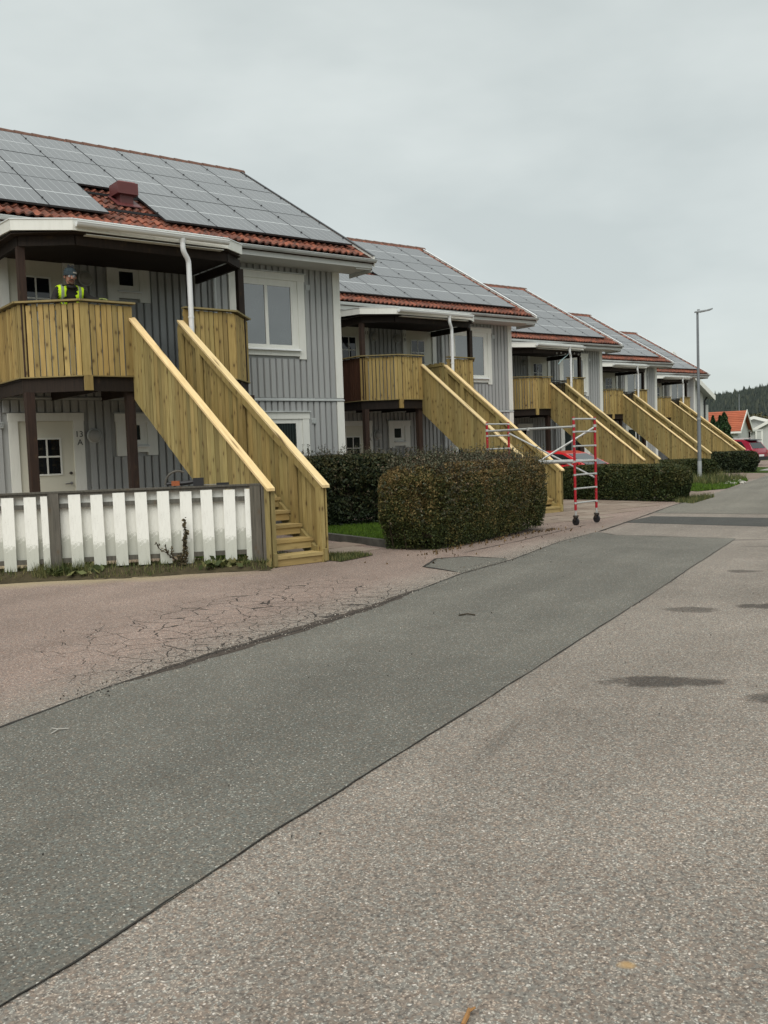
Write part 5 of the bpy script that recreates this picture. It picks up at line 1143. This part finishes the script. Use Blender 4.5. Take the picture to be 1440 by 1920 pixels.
q = at(1411, 104); cp = thing('carport', 'open white carport between the orange roofed and the right white house', 'carport', (q.x, q.y, 0), base_ang); MB().box(-1.5, 1.35, 0, 4, 2.3, 2.5).build('roof', M['white_clad'], cp)
for x in (-1.4, -.9, .55, 1.2): MB().box(x-.09, x+.09, 0, .18, 0, 2.3).build('post', M['trim'], cp)
MB().box(.64, 1.11, .05, .12, 0, 2.3).build('side_panel', M['white_clad'], cp)
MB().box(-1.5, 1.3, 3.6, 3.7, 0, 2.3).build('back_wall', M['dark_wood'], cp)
# slim conifers in front of the bungalow
for px, D, h_, w_, lb in ((1334, 75, 2.6, .45, 'short dark conifer, leftmost of the clump by the orange roof'), (1340, 75, 3.35, .55, 'tall slim dark conifer, second from the left beside the orange roof'), (1348, 77, 2.9, .5, 'dark conifer in the middle of the clump before the bungalow'), (1353, 75, 3.35, .5, 'slim dark conifer, second from the right in the clump'), (1361, 74, 3.55, .75, 'widest dark conifer at the right end of the clump')):
    q = at(px, D); o = thing('conifer', lb, 'conifer', (q.x, q.y, 0), 0, 'dark slim conifers by the bungalow'); MB().tube([(0, 0, 0), (0, 0, h_*.6)], [.07, .03], 6).build('trunk', M['twig'], o)
    r = np.random.default_rng(int(px)); n = 5000; zz = r.random(n)**.9*h_; rad = w_*np.clip(1-(zz/h_)**2.2, 0, 1)**.8*(.75+.25*r.random(n))*(.85+.15*np.sin(zz*7+px)); a = r.random(n)*6.28
    link('crown', leaf_mesh('crown', np.stack([np.cos(a)*rad, np.sin(a)*rad, zz+.1], 1), .10, M['thuja'], up=1.2), o)
# broadleaf trees at the foot of the hill
M['bush'] = m_leaf('brownish_tree_leaf', [(.3, (.055, .06, .028)), (.6, (.09, .085, .038)), (.85, (.13, .10, .045))], .5, rv=.2)
for px, D, h_, w_, lb in ((1430, 175, 5.0, 5.5, 'rounded brownish green tree above the white houses at the right edge'), (1452, 170, 5.6, 6., 'broad brownish tree just beyond the right edge of the houses'), (1414, 185, 4.0, 3.6, 'small brownish green tree behind the white house roofs')):
    q = at(px, D); o = thing('broadleaf_tree', lb, 'tree', (q.x, q.y, 0)); tm_ = MB().tube([(0, 0, 0), (.1, 0, h_*.5)], [.22, .12], 7)
    r = np.random.default_rng(int(px)); C_ = r.normal(0, 1, (16, 3))*(w_*.28, w_*.28, h_*.13)+(0, 0, h_*.66)
    for c_ in C_[:7]: tm_.tube([(.1, 0, h_*.45), tuple(c_)], [.1, .03], 5)
    tm_.build('trunk', M['twig'], o); P = np.concatenate([c_+r.normal(0, 1, (420, 3))*(w_*.13, w_*.13, h_*.07) for c_ in C_]); link('crown', leaf_mesh('crown', P, .30, M['bush']), o)

# ------------------------------------------------------------------ forested hill
M['hill'] = m_soil('hill_floor', (.030, .036, .022), (.045, .048, .03), .05)
M['fir'] = m_leaf('fir_needles', [(.3, (.014, .022, .018)), (.6, (.022, .031, .023)), (.85, (.036, .042, .028))], .03, rv=.12)
cam_az = math.atan2(at(1380, 1).x, at(1380, 1).y)
def ridge_h(az):
    d = az-cam_az; d = (d+math.pi) % (2*math.pi)-math.pi
    return 22+d*52*math.exp(-(d/.35)**2)+4*math.sin(az*5+1.)+2.0*math.sin(az*17)-(4*math.sin(cam_az*5+1.)+2.0*math.sin(cam_az*17))
def hillz(az, rr):
    t_ = min(max((rr-230)/370, 0), 1); t2 = min(max((rr-600)/500, 0), 1); return ridge_h(az)*(t_*t_*(3-2*t_))*(1-.3*t2)
mb = MB(); NA, RR = 144, [225, 260, 300, 340, 390, 440, 490, 540, 600, 700, 900, 1200]
for rr in RR:
    for k in range(NA): az = 2*math.pi*k/NA; mb.v.append((math.sin(az)*rr, math.cos(az)*rr, hillz(az, rr)-(.5 if rr < 230 else 0)))
for i in range(len(RR)-1):
    for k in range(NA): mb.f.append((i*NA+k, (i+1)*NA+k, (i+1)*NA+(k+1) % NA, i*NA+(k+1) % NA))
mb.build('hills', M['hill'], kind='structure', smooth=True)
def firs(n, az0, az1, r0, r1, seed, name, sides=6):
    r = np.random.default_rng(seed); V = []; F = []
    for i in range(n):
        az = r.uniform(az0, az1); rr = r0+(r1-r0)*r.random()**.7; z0 = hillz(az, rr); h_ = r.uniform(4.5, 7.)*(1.25 if r.random() < .08 else 1); w_ = h_*r.uniform(.17, .26); cx, cy = math.sin(az)*rr, math.cos(az)*rr
        for (za, zb, wa) in ((.08, .55, 1.), (.34, .80, .72), (.60, 1.0, .42)):
            b_ = len(V); ph = r.random()*6.28
            for k in range(sides): a = 2*math.pi*k/sides+ph; q_ = w_*wa*r.uniform(.75, 1.2); V.append((cx+math.cos(a)*q_, cy+math.sin(a)*q_, z0+h_*(za+r.uniform(-.04, .04))))
            V.append((cx, cy, z0+h_*zb))
            for k in range(sides): F.append((b_+k, b_+(k+1) % sides, b_+sides))
    o = link(name, fast_mesh(name, np.array(V), np.array(F), M['fir'])); return o
o = firs(16000, cam_az-.16, cam_az+.16, 300, 640, 1, 'forest'); tag(o, 'dense dark conifer forest covering the hill behind the white houses', 'forest', kind='stuff')
o = firs(7000, cam_az+.16, cam_az+2*math.pi-.16, 340, 640, 2, 'forest', 4); tag(o, 'conifer forest on the hills around the rest of the valley', 'forest', kind='stuff')
